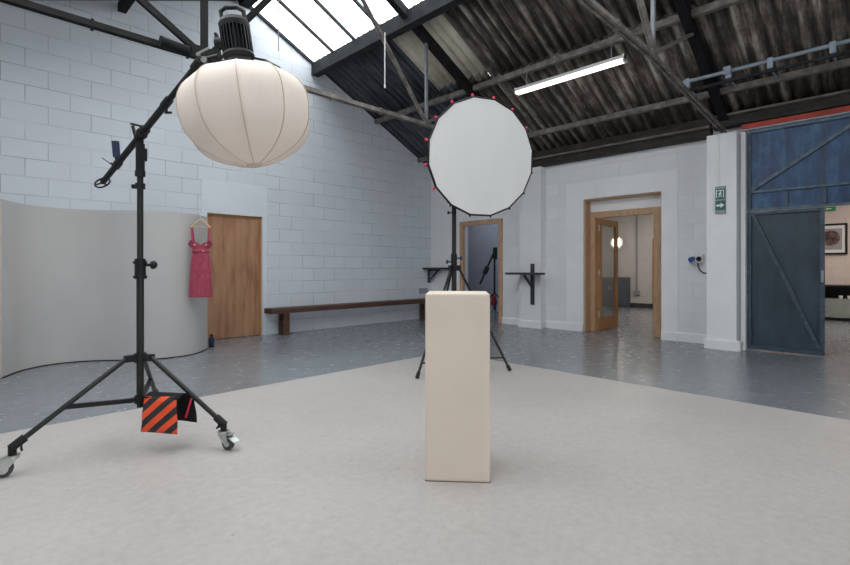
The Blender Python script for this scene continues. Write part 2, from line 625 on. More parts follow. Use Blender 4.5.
# gable wall, cut round the plywood door
T = 0.25
DX0, DX1, DZ = 2.84, 3.735, 1.985
g = MB()
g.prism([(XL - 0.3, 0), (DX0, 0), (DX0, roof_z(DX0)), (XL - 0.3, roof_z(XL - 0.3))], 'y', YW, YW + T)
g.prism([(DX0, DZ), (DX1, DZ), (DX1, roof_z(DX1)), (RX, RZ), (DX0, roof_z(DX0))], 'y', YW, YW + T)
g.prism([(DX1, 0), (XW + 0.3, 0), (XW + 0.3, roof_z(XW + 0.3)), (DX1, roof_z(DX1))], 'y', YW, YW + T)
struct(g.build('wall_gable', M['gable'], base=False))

# right hand wall with three openings
D1 = (5.76, 6.91, 2.145)      # plain doorway (Y from, Y to, height)
D2 = (2.70, 4.01, 2.345)     # glazed door
D3 = (-3.6, 1.53, 3.05)      # steel doors
WT = 0.28
g = MB()
ZT = 3.30
X2 = XW + WT
g.box(XW, X2, D1[1], YW + T, 0, ZT)
g.box(XW, X2, D1[0], D1[1], D1[2], ZT)
g.box(XW, X2, D2[1], D1[0], 0, ZT)
g.box(XW, X2, D2[0], D2[1], D2[2], ZT)
g.box(XW, X2, D3[1], D2[0], 0, ZT)
g.box(XW, X2, D3[0], D3[1], D3[2] + 0.12, ZT)
g.box(XW, X2, YB, D3[0], 0, ZT)
struct(g.build('wall_right', M['brick'], base=False))

g = MB()
g.box(XL - T, XL, YB, YW, 0, roof_z(XL) + 0.0)
struct(g.build('wall_left', M['brick'], base=False))
g = MB()
WB = (-1.8, 3.8, 0.7, 2.8)
g.prism([(XL - T, 0), (XW + WT, 0), (XW + WT, WB[2]), (XL - T, WB[2])], 'y', YB - T, YB)
g.prism([(XL - T, WB[2]), (WB[0], WB[2]), (WB[0], WB[3]), (XL - T, WB[3])], 'y', YB - T, YB)
g.prism([(WB[1], WB[2]), (XW + WT, WB[2]), (XW + WT, WB[3]), (WB[1], WB[3])], 'y', YB - T, YB)
g.prism([(XL - T, WB[3]), (XW + WT, WB[3]), (XW + WT, roof_z(XW + WT)), (RX, RZ), (XL - T, roof_z(XL - T))], 'y', YB - T, YB)
struct(g.build('wall_back', M['brick'], base=False))
wb = struct(MB().box(WB[0], WB[1], YB - 0.14, YB - 0.13, WB[2], WB[3]).build('window_added_back', M['glass'], base=False))  # unseen window, added to light the room from behind the camera
f = MB()
for i in range(8):
    x = WB[0] + (WB[1] - WB[0]) * i / 7
    f.box(x - 0.03, x + 0.03, YB - 0.17, YB - 0.10, WB[2], WB[3])
for z in (WB[2] + 0.03, 1.75, WB[3] - 0.03):
    f.box(WB[0], WB[1], YB - 0.165, YB - 0.105, z - 0.025, z + 0.025)
f.build('window_frame', M['white'], wb, origin=(0, 0, 0))

# pilasters: corner, truss one, truss two
PIL = [(7.80, 6.97, YW, 3.42), (7.80, 4.76, 5.22, 3.02), (7.58, 1.60, 1.96, 2.99)]
for i, (px, y0, y1, zt) in enumerate(PIL):
    struct(MB().box(px, XW + 0.01, y0, y1, 0, zt).build('trim_%d' % (i + 1), M['brick'] if i != 2 else M['white'], base=False))
# rendered surround of the glazed door, smooth lintel over the plywood door, lintel over the plain doorway
g = MB()
sx = XW - 0.018
g.box(sx, XW + 0.002, 2.46, D2[0], 0, 2.655)
g.box(sx, XW + 0.002, D2[1], 4.34, 0, 2.655)
g.box(sx, XW + 0.002, D2[0], D2[1], D2[2], 2.655)
struct(g.build('trim_4', M['white'], base=False))
g = MB()
g.box(DX0 - 0.08, DX1 + 0.09, YW - 0.008, YW + 0.002, DZ, 2.50)
g.box(DX1, DX1 + 0.085, YW - 0.008, YW + 0.002, 0, DZ)
g.box(DX0 - 0.08, DX0, YW - 0.008, YW + 0.002, 0, DZ)
struct(g.build('trim_5', M['white_sky_tint'], base=False))
# white jamb between the pilaster and the steel doors
g = MB()
g.box(7.74, 7.995, D3[1] - 0.0, D3[1] + 0.055, 0, 3.0)
struct(g.build('trim_6', M['white'], base=False))

# ledge of the plinth course along the right wall, round the pilasters
g = MB()
H = 0.12


def ledge(g, x, y0, y1, depth=0.025):
    g.prism([(x - depth, 0), (x, 0), (x, H + 0.02), (x - depth, H)], 'y', y0, y1)


ledge(g, XW, D1[1] + 0.0, 6.97)
ledge(g, XW, 5.22, D1[0])
ledge(g, 7.80, 4.735, 5.245)
ledge(g, 7.80, 6.945, YW)
ledge(g, sx, 4.01, 4.34)
ledge(g, XW, 4.34, 4.76)
ledge(g, sx, 2.46, 2.70)
ledge(g, XW, 1.96, 2.46)
ledge(g, 7.58, 1.575, 1.985)
g.box(7.58, 7.95, 1.555, 1.60, 0, H)
g.box(7.80, 7.95, 4.735, 4.76, 0, H)
struct(g.build('baseboard_right', M['white'], base=False))


# roof: corrugated sheets, profile across Y
def corrugate(g, x0, x1, y0, y1, up=0.0):
    n = max(2, int((y1 - y0) / 0.146 * 8))
    rows = []
    for i in range(n + 1):
        y = y0 + (y1 - y0) * i / n
        dz = 0.026 * math.cos(2 * PI * y / 0.146) + up + 0.03
        rows.append([g.bm.verts.new((x, y, roof_z(x) + dz)) for x in (x0, x1)])
    for A, B in zip(rows, rows[1:]):
        g.bm.faces.new((A[0], B[0], B[1], A[1]))


TX0, TX1, TY0, TY1 = 4.98, 6.06, 4.672, 5.694
g = MB()
SKX = 4.68
YE0, YE1 = YB - 0.3, YW + T + 0.1
corrugate(g, SKX + 0.05, TX0, YE0, YE1)
corrugate(g, TX0 - 0.05, TX1 + 0.13, YE0, TY0, 0.008)
corrugate(g, TX0 - 0.05, TX1 + 0.13, TY1, YE1, 0.008)
corrugate(g, TX1 - 0.03, TX1 + 0.13, TY0, TY1, -0.008)
corrugate(g, TX1 + 0.10, 8.45, YE0, YE1, 0.0)
# left slope: unseen glazing, added for light, between X -1.3 and 2.4 Y 0.6 to 5.6
corrugate(g, XL - 0.35, -1.25, YE0, YE1)
corrugate(g, -1.3, RX - 0.02, 5.6, YE1, 0.01)
corrugate(g, 2.4, RX - 0.02, 0.6, 5.6, 0.01)
corrugate(g, -1.3, RX - 0.02, YE0, 0.6, 0.01)
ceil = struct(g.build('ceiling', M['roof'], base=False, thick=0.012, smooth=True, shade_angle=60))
g = MB()
corrugate(g, TX0 - 0.02, TX1 + 0.02, TY0 - 0.03, TY1 + 0.03, -0.004)
g.build('translucent_panel', M['trans'], ceil, origin=(0, 0, 0), thick=0.006, smooth=True, shade_angle=60)
g = MB()
g.prism([(RX - 0.10, RZ + 0.0), (RX, RZ + 0.05), (RX + 0.10, RZ), (RX + 0.08, RZ - 0.10), (RX - 0.08, RZ - 0.10)], 'y', YB, YW)
g.build('ridge_beam', M['dark_beam'], ceil, origin=(0, 0, 0))

# skylights
def skylight(name, x0, x1, y0, y1, step, anchor):
    g = MB()
    g.hexa([(x0, y0, roof_z(x0)), (x1, y0, roof_z(x1)), (x1, y1, roof_z(x1)), (x0, y1, roof_z(x0)),
            (x0, y0, roof_z(x0) + .006), (x1, y0, roof_z(x1) + .006), (x1, y1, roof_z(x1) + .006), (x0, y1, roof_z(x0) + .006)])
    o = struct(g.build(name, M['glass'], base=False))
    y = anchor
    while y > y0 + 0.1:
        if y < y1 - 0.05:
            b = MB()
            b.bar((x0, y, roof_z(x0) - 0.012), (x1, y, roof_z(x1) - 0.012), 0.035, 0.05, up=(0, 0, 1))
            b.build('glazing_bar', M['edge_beam'], o, origin=(x0, y, roof_z(x0)))
        y -= step
    b = MB()
    b.bar((x0, y1 - 0.02, roof_z(x0) - 0.012), (x1, y1 - 0.02, roof_z(x1) - 0.012), 0.04, 0.05, up=(0, 0, 1))
    b.build('verge_bar', M['edge_beam'], o, origin=(x0, y1, roof_z(x0)))
    return o


skylight('window_1', RX + 0.06, SKX + 0.02, YE0, YW, 0.62, 6.94)
skylight('window_added_left', -1.26, 2.42, 0.6, 5.6, 0.62, 5.3)  # unseen left skylight, added and placed to light gable and floor

# other rooms beyond the right wall
g = MB()
g.box(10.1, 10.2, 5.6, 9.6, 0, 3.0)           # room behind the plain doorway
g.box(8.28, 10.2, 9.5, 9.6, 0, 3.0)
g.box(8.18, 8.28, YW + T, 9.6, 0, 3.1)
g.box(8.28, 10.2, 5.48, 5.58, 0, 3.0)
struct(g.build('wall_near_room', M['next_wall_blue'], base=False))
g = MB()
g.box(14.05, 14.15, 2.2, 7.2, 0, 3.2)          # room behind the glazed door
g.box(10.2, 14.15, 7.1, 7.2, 0, 3.2)
struct(g.build('wall_middle_room', M['next_wall'], base=False))
g = MB()
g.box(14.0, 14.15, -4.2, 2.2, 0, 3.4)          # space behind the steel doors
g.box(8.28, 14.1, 2.08, 2.2, 0, 3.4)
g.box(8.28, 14.1, -4.3, -4.2, 0, 3.4)
struct(g.build('wall_far_room', M['next_brick'], base=False))
struct(MB().box(8.28, 14.2, -4.3, 2.2, 3.1, 3.2).box(8.28, 14.2, 2.2, 9.6, 3.0, 3.1).build('ceiling_next_rooms', M['next_wall'], base=False))
struct(MB().box(14.0, 14.05, 2.2, 7.1, 0, 0.12).box(13.95, 14.0, -4.2, 2.08, 0, 0.1).build('baseboard_next_rooms', M['dark_shelf'], base=False))

# ------------------------------------------------------------------ doors
# plywood door
d1 = struct(MB().box(DX0 + 0.012, DX1 - 0.03, YW + 0.055, YW + 0.095, 0.008, DZ - 0.03).build('door_1', M['ply']))
f = MB()
f.box(DX1 - 0.03, DX1, YW + 0.03, YW + 0.12, 0, DZ)
f.box(DX0, DX0 + 0.012, YW + 0.03, YW + 0.12, 0, DZ)
f.box(DX0, DX1, YW + 0.03, YW + 0.12, DZ - 0.03, DZ)
f.build('door_frame', M['oak_orange'], d1)
f = MB()
f.box(DX0 - .1, DX1 + .1, YW + 0.14, YW + 0.2, 0, DZ + .1)
f.build('backing', M['dark_beam'], d1)


def casing(name, y0, y1, z1, x0, x1, wd, m, parent=None):
    c = MB()
    c.box(x0, x1, y0, y0 + wd, 0, z1 - wd)
    c.box(x0, x1, y1 - wd, y1, 0, z1 - wd)
    c.box(x0, x1, y0, y1, z1 - wd, z1)
    return c.build(name, m, parent, bevel=0.004)


# plain doorway: oak lining standing a little in front of the recess
d2 = struct(casing('door_2', D1[0] + 0.003, D1[1] - 0.003, 2.14, 7.985, 8.05, 0.095, M['oak']))
# glazed door: reveal lining, infill panel, casing, leaf
cx = 8.20
d3 = struct(casing('door_3', 2.79, 4.005, 2.13, cx, cx + 0.09, 0.105, M['oak']))
c = MB()
c.box(XW + 0.02, cx - 0.002, 3.985, 4.007, 0, D2[2] - 0.003)
c.box(XW + 0.02, cx - 0.002, 2.703, 2.72, 0, D2[2] - 0.003)
c.box(XW + 0.02, cx - 0.002, 2.72, 3.985, D2[2] - 0.022, D2[2] - 0.003)
c.build('reveal_lining', M['oak'], d3)
MB().box(cx + 0.01, cx + 0.07, 2.722, 3.983, 2.133, D2[2] - 0.024).box(cx + 0.01, cx + 0.07, 2.705, 2.788, 0, 2.133).build('overpanel', M['white'], d3)
hx, hy = cx + 0.10, 3.885
ex, ey = hx + 0.83, 3.895
dv = Vector((ex - hx, ey - hy, 0)).normalized()
nv = Vector((-dv.y, dv.x, 0))


def leafbar(g, s0, s1, z0, z1, t=0.042):
    c0 = Vector((hx, hy, 0)) + dv * ((s0 + s1) / 2)
    g.obox((c0.x, c0.y, (z0 + z1) / 2), dv, nv, (0, 0, 1), s1 - s0, t, z1 - z0)


lf = MB()
leafbar(lf, 0, 0.11, 0.01, 2.02)
leafbar(lf, 0.72, 0.83, 0.01, 2.02)
leafbar(lf, 0.11, 0.72, 0.01, 0.24)
leafbar(lf, 0.11, 0.72, 1.91, 2.02)
leaf = lf.build('door_leaf', M['oak_orange'], d3, bevel=0.003)
gl = MB()
leafbar(gl, 0.108, 0.722, 0.235, 1.915, 0.008)
gl.build('glass_pane', M['door_glass'], leaf)
hg = MB()
for z in (0.25, 1.0, 1.80):
    hg = MB()
    hg.cyl((hx - 0.012, hy - 0.022, z), (hx - 0.012, hy - 0.022, z + 0.1), 0.012, n=10)
    hg.box(hx - 0.012, hx + 0.03, hy - 0.024, hy - 0.0205, z, z + 0.1)
    hg.build('hinge', M['chrome'], leaf)
hd = MB()
hp = Vector((hx, hy, 0)) + dv * 0.775 - nv * 0.022
hd.cyl((hp.x, hp.y, 1.0), (hp.x + nv.x * -0.05, hp.y - nv.y * 0.05, 1.0), 0.011, n=10)
q = hp - nv * 0.05
hd.cyl((q.x, q.y, 1.0), (q.x - dv.x * 0.12, q.y - dv.y * 0.12, 1.0), 0.010, n=10)
hd.build('door_handle', M['chrome'], leaf)

# blue steel doors
BX = 7.87
d4o = MB()
d4o.box(BX, BX + 0.006, -3.55, 1.525, 2.17, 3.03)                # upper sheet
d4o.box(BX, BX + 0.006, -3.55, 1.525, 1.93, 2.17)                 # band over the opening
d4 = struct(d4o.build('door_4', M['blue'], base=False))
f = MB()
fx0, fx1 = BX - 0.035, BX


def rail(g, y0, z0, y1, z1, w_=0.045):
    a, b = Vector(((fx0 + fx1) / 2, y0, z0)), Vector(((fx0 + fx1) / 2, y1, z1))
    g.bar(a, b, 0.033, w_, up=(0, 0, 1))


rail(f, -3.55, 3.005, 1.525, 3.005, 0.04)
rail(f, -3.55, 2.175, 1.525, 2.175, 0.03)
rail(f, -3.55, 1.925, 1.525, 1.925, 0.035)
f.build('rail', M['lit_rail'], d4)
f = MB()
for y in (1.505, 0.70, -1.0, -2.6):
    f.box(fx0, fx1, y - 0.02, y + 0.02, 1.95, 2.15 if y != 1.505 else 2.985)
f.box(fx0, fx1, 1.07, 1.105, 1.95, 2.15)
f.box(BX - 0.006, BX, 0.69, 0.705, 2.20, 2.98)
f.build('upright', M['blue_frame'], d4)
f = MB()
f.bar((fx0 + 0.015, 1.48, 2.20), (fx0 + 0.015, 0.30, 2.985), 0.028, 0.045)
f.build('diagonal_brace', M['lit_rail'], d4)
# lower leaf
lw = MB()
lw.box(BX + 0.006, BX + 0.012, 0.705, 1.525, 0.02, 1.90)
lo = lw.build('door_leaf', M['shaded_leaf'], d4)
f = MB()
f.box(fx0, BX + 0.004, 0.70, 0.745, 0.015, 1.90)
f.box(fx0, BX + 0.004, 1.48, 1.525, 0.015, 1.90)
f.box(fx0, BX + 0.004, 0.745, 1.48, 0.015, 0.07)
f.box(fx0, BX + 0.004, 0.745, 1.48, 1.86, 1.90)
f.build('leaf_frame', M['blue_frame'], lo)
f = MB()
f.bar((fx0 + 0.012, 1.46, 1.86), (fx0 + 0.012, 0.75, 0.09), 0.026, 0.045)
f.build('diagonal_brace', M['blue_frame'], lo)
f = MB()
f.box(fx0 - 0.02, fx0, 0.705, 0.735, 0.95, 1.10)
f.build('door_handle', M['galv'], lo)

# red steel lintel over the blue doors
o = MB().box(7.83, 8.0, -3.6, 1.595, 3.05, 3.125).build('steel_lintel', M['red_beam'])
tag(o, 'red painted steel lintel running above the blue steel doors', 'lintel')
MB().box(7.815, 7.86, -3.6, 1.595, 3.030, 3.0495).build('drip_strip', M['galv'], o)

# ------------------------------------------------------------------ roof timbers and iron
e = MB()
e.box(7.86, 8.0, 1.98, 6.96, 3.04, 3.16)
o = e.build('eaves_beam', M['timber_beam'])
tag(o, 'dark dirty eaves beam along the top of the white wall with the two oak doorways', 'beam')
e2 = MB().box(7.78, 7.99, 1.98, 6.96, 3.162, 3.192).build('ledge_board', M['timber_ledge'], o)
e2 = MB().box(7.84, 7.99, 1.98, 6.96, 3.194, 3.32).build('upper_plate', M['timber_beam'], o)
e = MB().box(7.80, 7.99, YB, 1.95, 3.14, 3.27)
o = e.build('eaves_beam', M['timber_beam'])
tag(o, 'dark brown eaves beam just above the red steel lintel', 'beam')
MB().box(7.74, 7.99, YB, 1.95, 3.272, 3.30).build('ledge_board', M['timber_ledge'], o)

o = MB().box(SKX, SKX + 0.14, YB, YW, roof_z(SKX) - 0.24, roof_z(SKX) - 0.02).build('skylight_beam', M['edge_beam'])
tag(o, 'deep grey-black beam along the lower edge of the bright skylight', 'beam')

for x, lab in ((6.15, 'dusty iron purlin in mid roof, the fluorescent light hangs from it'),
               (7.37, 'dusty iron purlin nearest the eaves, below the galvanised conduit')):
    z = roof_z(x) + -0.012
    p = MB()
    p.box(x - 0.012, x, YB, YW, z - 0.08, z)
    p.box(x, x + 0.06, YB, YW, z - 0.08, z - 0.068)
    tag(p.build('purlin', M['iron']), lab, 'purlin', 'roof purlins')
for x in (1.7, 0.0):
    z = roof_z(x) - 0.005
    p = MB().box(x - 0.05, x + 0.05, YB, YW, z - 0.16, z - 0.045)
    tag(p.build('purlin', M['dark_beam']), 'black purlin at the top left corner meeting the white gable wall' if x == 1.7 else 'black purlin low on the left slope of the roof', 'purlin', 'roof purlins')


def truss(y, label, dark_left):
    t = thing('roof_truss', (RX, y, 3.2), label, 'truss')
    zc = 3.29
    L, R = 1.87, 5.12
    # rafters
    for xa, xb in ((RX, 8.0), (RX, XL)):
        r = MB()
        za, zb = roof_z(xa) - 0.03, roof_z(xb) - 0.03
        a, b = Vector((xa, y, za - 0.04)), Vector((xb, y, zb - 0.04))
        r.bar(a, b, 0.11, 0.12, up=(0, 0, 1))
        r.build('rafter', M['dark_beam'], t)
    lm = M['iron_dark'] if dark_left else M['iron']
    # bottom tie: pairs of angles
    for k_, (xa, xb) in enumerate(((XL, 2.3), (2.3, R))):
        c = MB()
        mm = lm if k_ == 0 else M['iron']
        for dy in (-0.014, 0.014):
            c.box(xa, xb, y + dy - 0.006, y + dy + 0.006, zc - 0.03, zc + 0.03)
        c.box(xa, xb, y - 0.036, y - 0.020, zc - 0.03, zc - 0.022)
        c.box(xa, xb, y + 0.020, y + 0.036, zc - 0.03, zc - 0.022)
        for x in [xa + 0.3 + i * 0.8 for i in range(int((xb - xa) / 0.8))]:
            c.box(x, x + 0.02, y - 0.028, y + 0.028, zc - 0.05, zc + 0.04)
        c.build('tie_beam', mm, t)
    c = MB()
    for dy in (-0.014, 0.014):
        c.bar((R - 0.03, y + dy, zc), (7.82, y + dy, 3.08), 0.012, 0.055, up=(0, 0, 1))
    c.bar((R - 0.03, y - 0.028, zc - 0.025), (7.82, y - 0.028, 3.055), 0.016, 0.008, up=(0, 0, 1))
    c.bar((R - 0.03, y + 0.028, zc - 0.025), (7.82, y + 0.028, 3.055), 0.016, 0.008, up=(0, 0, 1))
    c.build('end_tie', M['iron'], t)
    for x, nm in ((L, 'hanger'), (R, 'hanger')):
        c = MB()
        if x == L:
            c.box(x - 0.033, x + 0.033, y - 0.02, y + 0.02, zc, roof_z(x) - 0.2)
            c.build(nm, lm, t)
        else:
            c.box(x - 0.02, x + 0.02, y - 0.006, y + 0.0, zc, roof_z(x) - 0.08).box(x - 0.02, x - 0.014, y, y + 0.03, zc, roof_z(x) - 0.08)
            c.build(nm, M['galv_dull'], t)
    for (xa, xb), wd in (((L + 0.05, RX), 0.07), ((R, RX), 0.04)):
        c = MB()
        c.bar((xa, y + 0.03, zc + 0.03), (xb, y + 0.03, RZ - 0.2), 0.012, wd, up=(0, 0, 1))
        c.bar((xa, y + 0.0, zc + 0.03), (xb, y + 0.0, RZ - 0.2), 0.05, 0.012, up=(0, 0, 1))
        c.build('diagonal', lm if xa < RX else M['iron'], t)
    for xa, xb in ((L - 0.05, 0.5), (R, 6.4)):
        c = MB()
        c.bar((xa, y, zc + 0.04), (xb, y, roof_z(xb) - (0.2 if xa < RX else 0.06)), 0.05, 0.06 if xa < RX else 0.035, up=(0, 0, 1))
        c.build('strut', lm if xa < RX else M['iron'], t)
    c = MB()
    c.box(L - 0.13, L + 0.09, y - 0.03, y + 0.03, zc - 0.02, zc + 0.10)
    c.build('gusset_plate', lm, t)
    c = MB().box(R - 0.07, R + 0.07, y - 0.012, y + 0.012, zc - 0.02, zc + 0.07)
    c.build('gusset_plate', M['iron'], t)
    return t


t1 = truss(5.08, 'black roof truss whose tie beam passes behind the cream lantern', True)
wr = MB()
wr.cyl((1.46, 5.02, 3.30), (1.70, 5.02, 3.29), 0.045, n=14)
wr.cyl((1.44, 5.02, 3.30), (1.46, 5.02, 3.30), 0.05, n=14)
wr.build('padding_sleeve', M['black_fabric'], t1)
t2 = truss(1.80, 'dusty brown roof truss landing on the white pillar beside the blue doors', False)

# cords hanging from the roof
o = MB().cyl((4.25, 5.03, 3.62), (4.25, 5.03, 4.36), 0.007, n=8).cyl((4.25, 5.03, 3.60), (4.25, 5.03, 3.64), 0.011, n=8).build('pull_cord', M['white_gloss'])
tag(o, 'short white cord hanging from the diagonal of the truss below the skylight', 'cord')
o = MB().cyl((RX - 0.05, 6.35, 4.25), (RX - 0.05, 6.35, RZ - 0.1), 0.008, n=8).build('hanging_cable', M['grey_box'])
tag(o, 'thin grey cable hanging down across the first skylight pane beside the wall', 'cable')

# galvanised conduit carried on brackets off the lower purlin
t = thing('conduit', (6.95, 0, 3.5), 'galvanised grey conduit on brackets running under the roof towards the right edge', 'pipe')
MB().cyl((6.95, 2.10, 3.605), (6.95, YB, 3.605), 0.024, n=12).build('pipe', M['galv'], t)
for y in (2.02, 1.55, 1.12, 0.55, -0.4, -1.4):
    b = MB()
    b.box(6.917, 6.925, y - 0.028, y + 0.028, 3.51, 3.635)
    b.box(6.925, 7.356, y - 0.012, y + 0.012, 3.51, 3.522)
    b.box(6.975, 6.983, y - 0.028, y + 0.028, 3.523, 3.635)
    b.box(6.925, 6.975, y - 0.028, y + 0.028, 3.628, 3.635)
    b.build('bracket', M['galv'], t)
o = MB().box(6.93, 6.97, YB, 2.08, 3.468, 3.495).build('cable_tray', M['edge_beam'], t)
b = MB()
b.box(6.90, 7.00, 1.52, 1.60, 3.56, 3.655)
b.build('junction_box', M['galv'], t)

# fluorescent light
FX, FZ = 6.11, 3.795
t = thing('fluorescent_light', (FX, 3.33, FZ), 'long lit fluorescent tube light hanging under the corrugated roof', 'ceiling light')
y0, y1 = 2.50, 4.15
g = MB().prism([(FX - 0.035, FZ + 0.05), (FX + 0.035, FZ + 0.05), (FX + 0.05, FZ + 0.0), (FX - 0.05, FZ + 0.0)], 'y', y0, y1)
g.build('housing', M['white_gloss'], t)
g = MB().prism([(FX - 0.048, FZ - 0.001), (FX + 0.048, FZ - 0.001), (FX + 0.04, FZ - 0.035), (FX - 0.04, FZ - 0.035)], 'y', y0 + 0.02, y1 - 0.02)
g.build('diffuser', M['tube'], t)
for y in (y0, y1 - 0.02):
    MB().box(FX - 0.052, FX + 0.052, y, y + 0.02, FZ - 0.04, FZ + 0.052).build('end_cap', M['white_gloss'], t)
for y in (y0 + 0.18, y1 - 0.18):
    g = MB()
    g.tube([(FX, y, FZ + 0.05), (FX + 0.01, y + 0.01, FZ + 0.2), (FX + 0.028, y, roof_z(6.15) - 0.10)], 0.008, 8)
    g.build('suspension_wire', M['galv'], t)

# ------------------------------------------------------------------ wall fittings
# exit sign, on the pillar beside the blue doors
t = thing('exit_sign', (7.55, 1.78, 1.89), 'green running man and arrow exit sign on the white pillar', 'sign')
sy, sz = 1.785, 2.07
MB().box(7.558, 7.579, sy - 0.064, sy + 0.064, sz - 0.19, sz + 0.19).build('backplate', M['grey_box'], t, bevel=0.004)
MB().box(7.550, 7.557, sy - 0.060, sy + 0.060, sz + 0.01, sz + 0.15).build('pictogram_panel', M['sign_green'], t)
MB().box(7.550, 7.557, sy - 0.060, sy + 0.060, sz - 0.14, sz - 0.01).build('arrow_panel', M['sign_green'], t)
g = MB()
# doorway with a running figure; on this face +Y is towards the left of the picture
X_ = 7.5495


def flat(g, pts, cy, cz, s, x=X_):
    g.prism([(cy - a * s, cz + b * s) for a, b in pts], 'x', x - 0.002, x)


cy, cz = sy, sz + 0.08
for pts in ([(-.05, .055), (.045, .055), (.045, .045), (-.05, .045)], [(-.05, .045), (-.04, .045), (-.04, -.05), (-.05, -.05)],
            [(.035, .045), (.045, .045), (.045, -.05), (.035, -.05)]):
    flat(g, pts, cy, cz, 1)
flat(g, [(math.cos(a) * .011 + 0.004, math.sin(a) * .011 + 0.030) for a in [i * PI / 4 for i in range(8)]], cy, cz, 1)
flat(g, [(-.012, .018), (.008, .018), (.004, -.012), (-.010, -.012)], cy, cz, 1)
flat(g, [(-.010, -.012), (0.0, -.012), (-.018, -.045), (-.026, -.04)], cy, cz, 1)
flat(g, [(-.004, -.012), (.004, -.010), (.022, -.034), (.014, -.042)], cy, cz, 1)
flat(g, [(.006, .016), (.026, .002), (.022, -.004), (.004, .006)], cy, cz, 1)
flat(g, [(-.012, .016), (-.030, .004), (-.026, -.002), (-.010, .006)], cy, cz, 1)
g.build('running_figure', M['sign_white'], t)
g = MB()
cz = sz - 0.075
flat(g, [(-.045, .013), (.005, .013), (.005, -.013), (-.045, -.013)], cy, cz, 1)
flat(g, [(.005, .036), (.048, 0), (.005, -.036)], cy, cz, 1)
g.build('arrow', M['sign_white'], t)
o = MB().box(7.565, 7.579, 1.795, 1.83, 2.262, 2.985).build('cable_trunking', M['white_gloss'])
tag(o, 'white cable trunking running up the pillar from the exit sign', 'trunking')

# power sockets with the looping cable
t = thing('power_socket', (XW, 2.2, 1.2), 'white and blue power socket box on the white wall with a looping black cable', 'socket')
MB().box(7.93, 7.999, 2.10, 2.21, 1.205, 1.33).build('socket_box', M['white_gloss'], t, bevel=0.006)
MB().box(7.93, 7.999, 2.215, 2.30, 1.215, 1.32).build('switch_box', M['white_gloss'], t, bevel=0.006)
MB().cyl((7.93, 2.235, 1.27), (7.86, 2.24, 1.255), 0.033, n=16).cyl((7.86, 2.24, 1.255), (7.85, 2.24, 1.253), 0.038, n=16).build('blue_plug', M['socket_blue'], t, smooth=True)
MB().cyl((7.93, 2.15, 1.27), (7.90, 2.15, 1.265), 0.034, n=16).build('socket_cap', M['black'], t, smooth=True)
MB().tube([(7.95, 2.17, 1.205), (7.93, 2.165, 1.15), (7.94, 2.14, 1.09), (7.95, 2.09, 1.055), (7.95, 2.04, 1.05), (7.96, 2.0, 1.07), (7.965, 1.975, 1.12)], 0.009, 8).build('cable', M['black'], t, smooth=True)

# socket on the gable wall above the bench
o = MB().box(7.42, 7.66, YW - 0.035, YW - 0.001, 0.56, 0.68).build('wall_box', M['grey_box'], bevel=0.004)
tag(o, 'small pale grey box on the gable wall just above the right end of the bench', 'box')

# shelves
t = thing('wall_shelf', (7.66, YW, 0.83), 'small dark shelf in the far corner with a triangular bracket', 'shelf')
MB().box(7.52, 7.795, 7.02, YW - 0.002, 1.10, 1.14).build('shelf_board', M['dark_shelf'], t)
b = MB()
b.box(7.68, 7.72, YW - 0.04, YW - 0.001, 0.80, 1.098)
b.bar((7.70, YW - 0.03, 0.84), (7.70, YW - 0.32, 1.085), 0.035, 0.035)
b.box(7.68, 7.72, YW - 0.36, YW - 0.04, 1.065, 1.098)
b.build('bracket', M['dark_shelf'], t)
t = thing('wall_shelf', (7.78, 5.0, 0.4), 'dark shelf on a long upright batten, fixed to the pillar between the oak doorways', 'shelf')
MB().box(7.46, 7.772, 4.65, 5.32, 1.005, 1.045).build('shelf_board', M['dark_shelf'], t)
MB().box(7.773, 7.799, 4.89, 4.965, 0.44, 1.21).build('upright_batten', M['dark_shelf'], t)
MB().bar((7.77, 4.93, 0.78), (7.50, 4.93, 1.0), 0.04, 0.035).build('diagonal_brace', M['dark_shelf'], t)

# bench
t = thing('bench', (5.6, 7.42, 0), 'long low dark wooden bench against the white gable wall', 'bench')
MB().box(3.74, 7.62, 7.27, 7.53, 0.375, 0.46).build('seat', M['bench'], t, bevel=0.006)
for x in (3.98, 7.33):
    g = MB()
    g.box(x, x + 0.10, 7.30, 7.36, 0, 0.374)
    g.box(x, x + 0.10, 7.44, 7.50, 0, 0.374)
    g.box(x + 0.02, x + 0.08, 7.36, 7.44, 0.24, 0.33)
    g.build('leg', M['bench'], t)

# small bottle at the end of the curved screen
t = thing('bottle', (2.64, 6.98, 0), 'small dark blue bottle on the floor at the end of the curved screen', 'bottle')
bp = at(211.5, 347, 6.83)
ORG[t.as_pointer()] = Vector((bp.x, bp.y, 0)); t.location = (bp.x, bp.y, 0)
MB().lathe((bp.x, bp.y, 0.001), (0, 0, 1), [(0, .034), (.005, .037), (.12, .037), (.14, .03), (.15, .018)], 20).build('body', M['blue_cap'], t, smooth=True)
MB().cyl((bp.x, bp.y, 0.151), (bp.x, bp.y, 0.185), 0.020, n=16).build('cap', M['black'], t, smooth=True)

# ------------------------------------------------------------------ curved screen
ctrl = [(0.30, 6.34), (0.40, 6.53), (0.62, 6.88), (0.93, 7.03), (1.27, 6.93), (1.66, 6.62), (1.98, 6.50), (2.30, 6.57), (2.57, 6.86), (2.62, 6.95)]


def cr(P, t):
    n = len(P) - 3
    i = min(int(t * n), n - 1)
    u = t * n - i
    p = [Vector(q) for q in P[i:i + 4]]
    return 0.5 * ((2 * p[1]) + (-p[0] + p[2]) * u + (2 * p[0] - 5 * p[1] + 4 * p[2] - p[3]) * u * u + (-p[0] + 3 * p[1] - 3 * p[2] + p[3]) * u ** 3)


N = 64
cs = [cr(ctrl, i / N) for i in range(N + 1)]


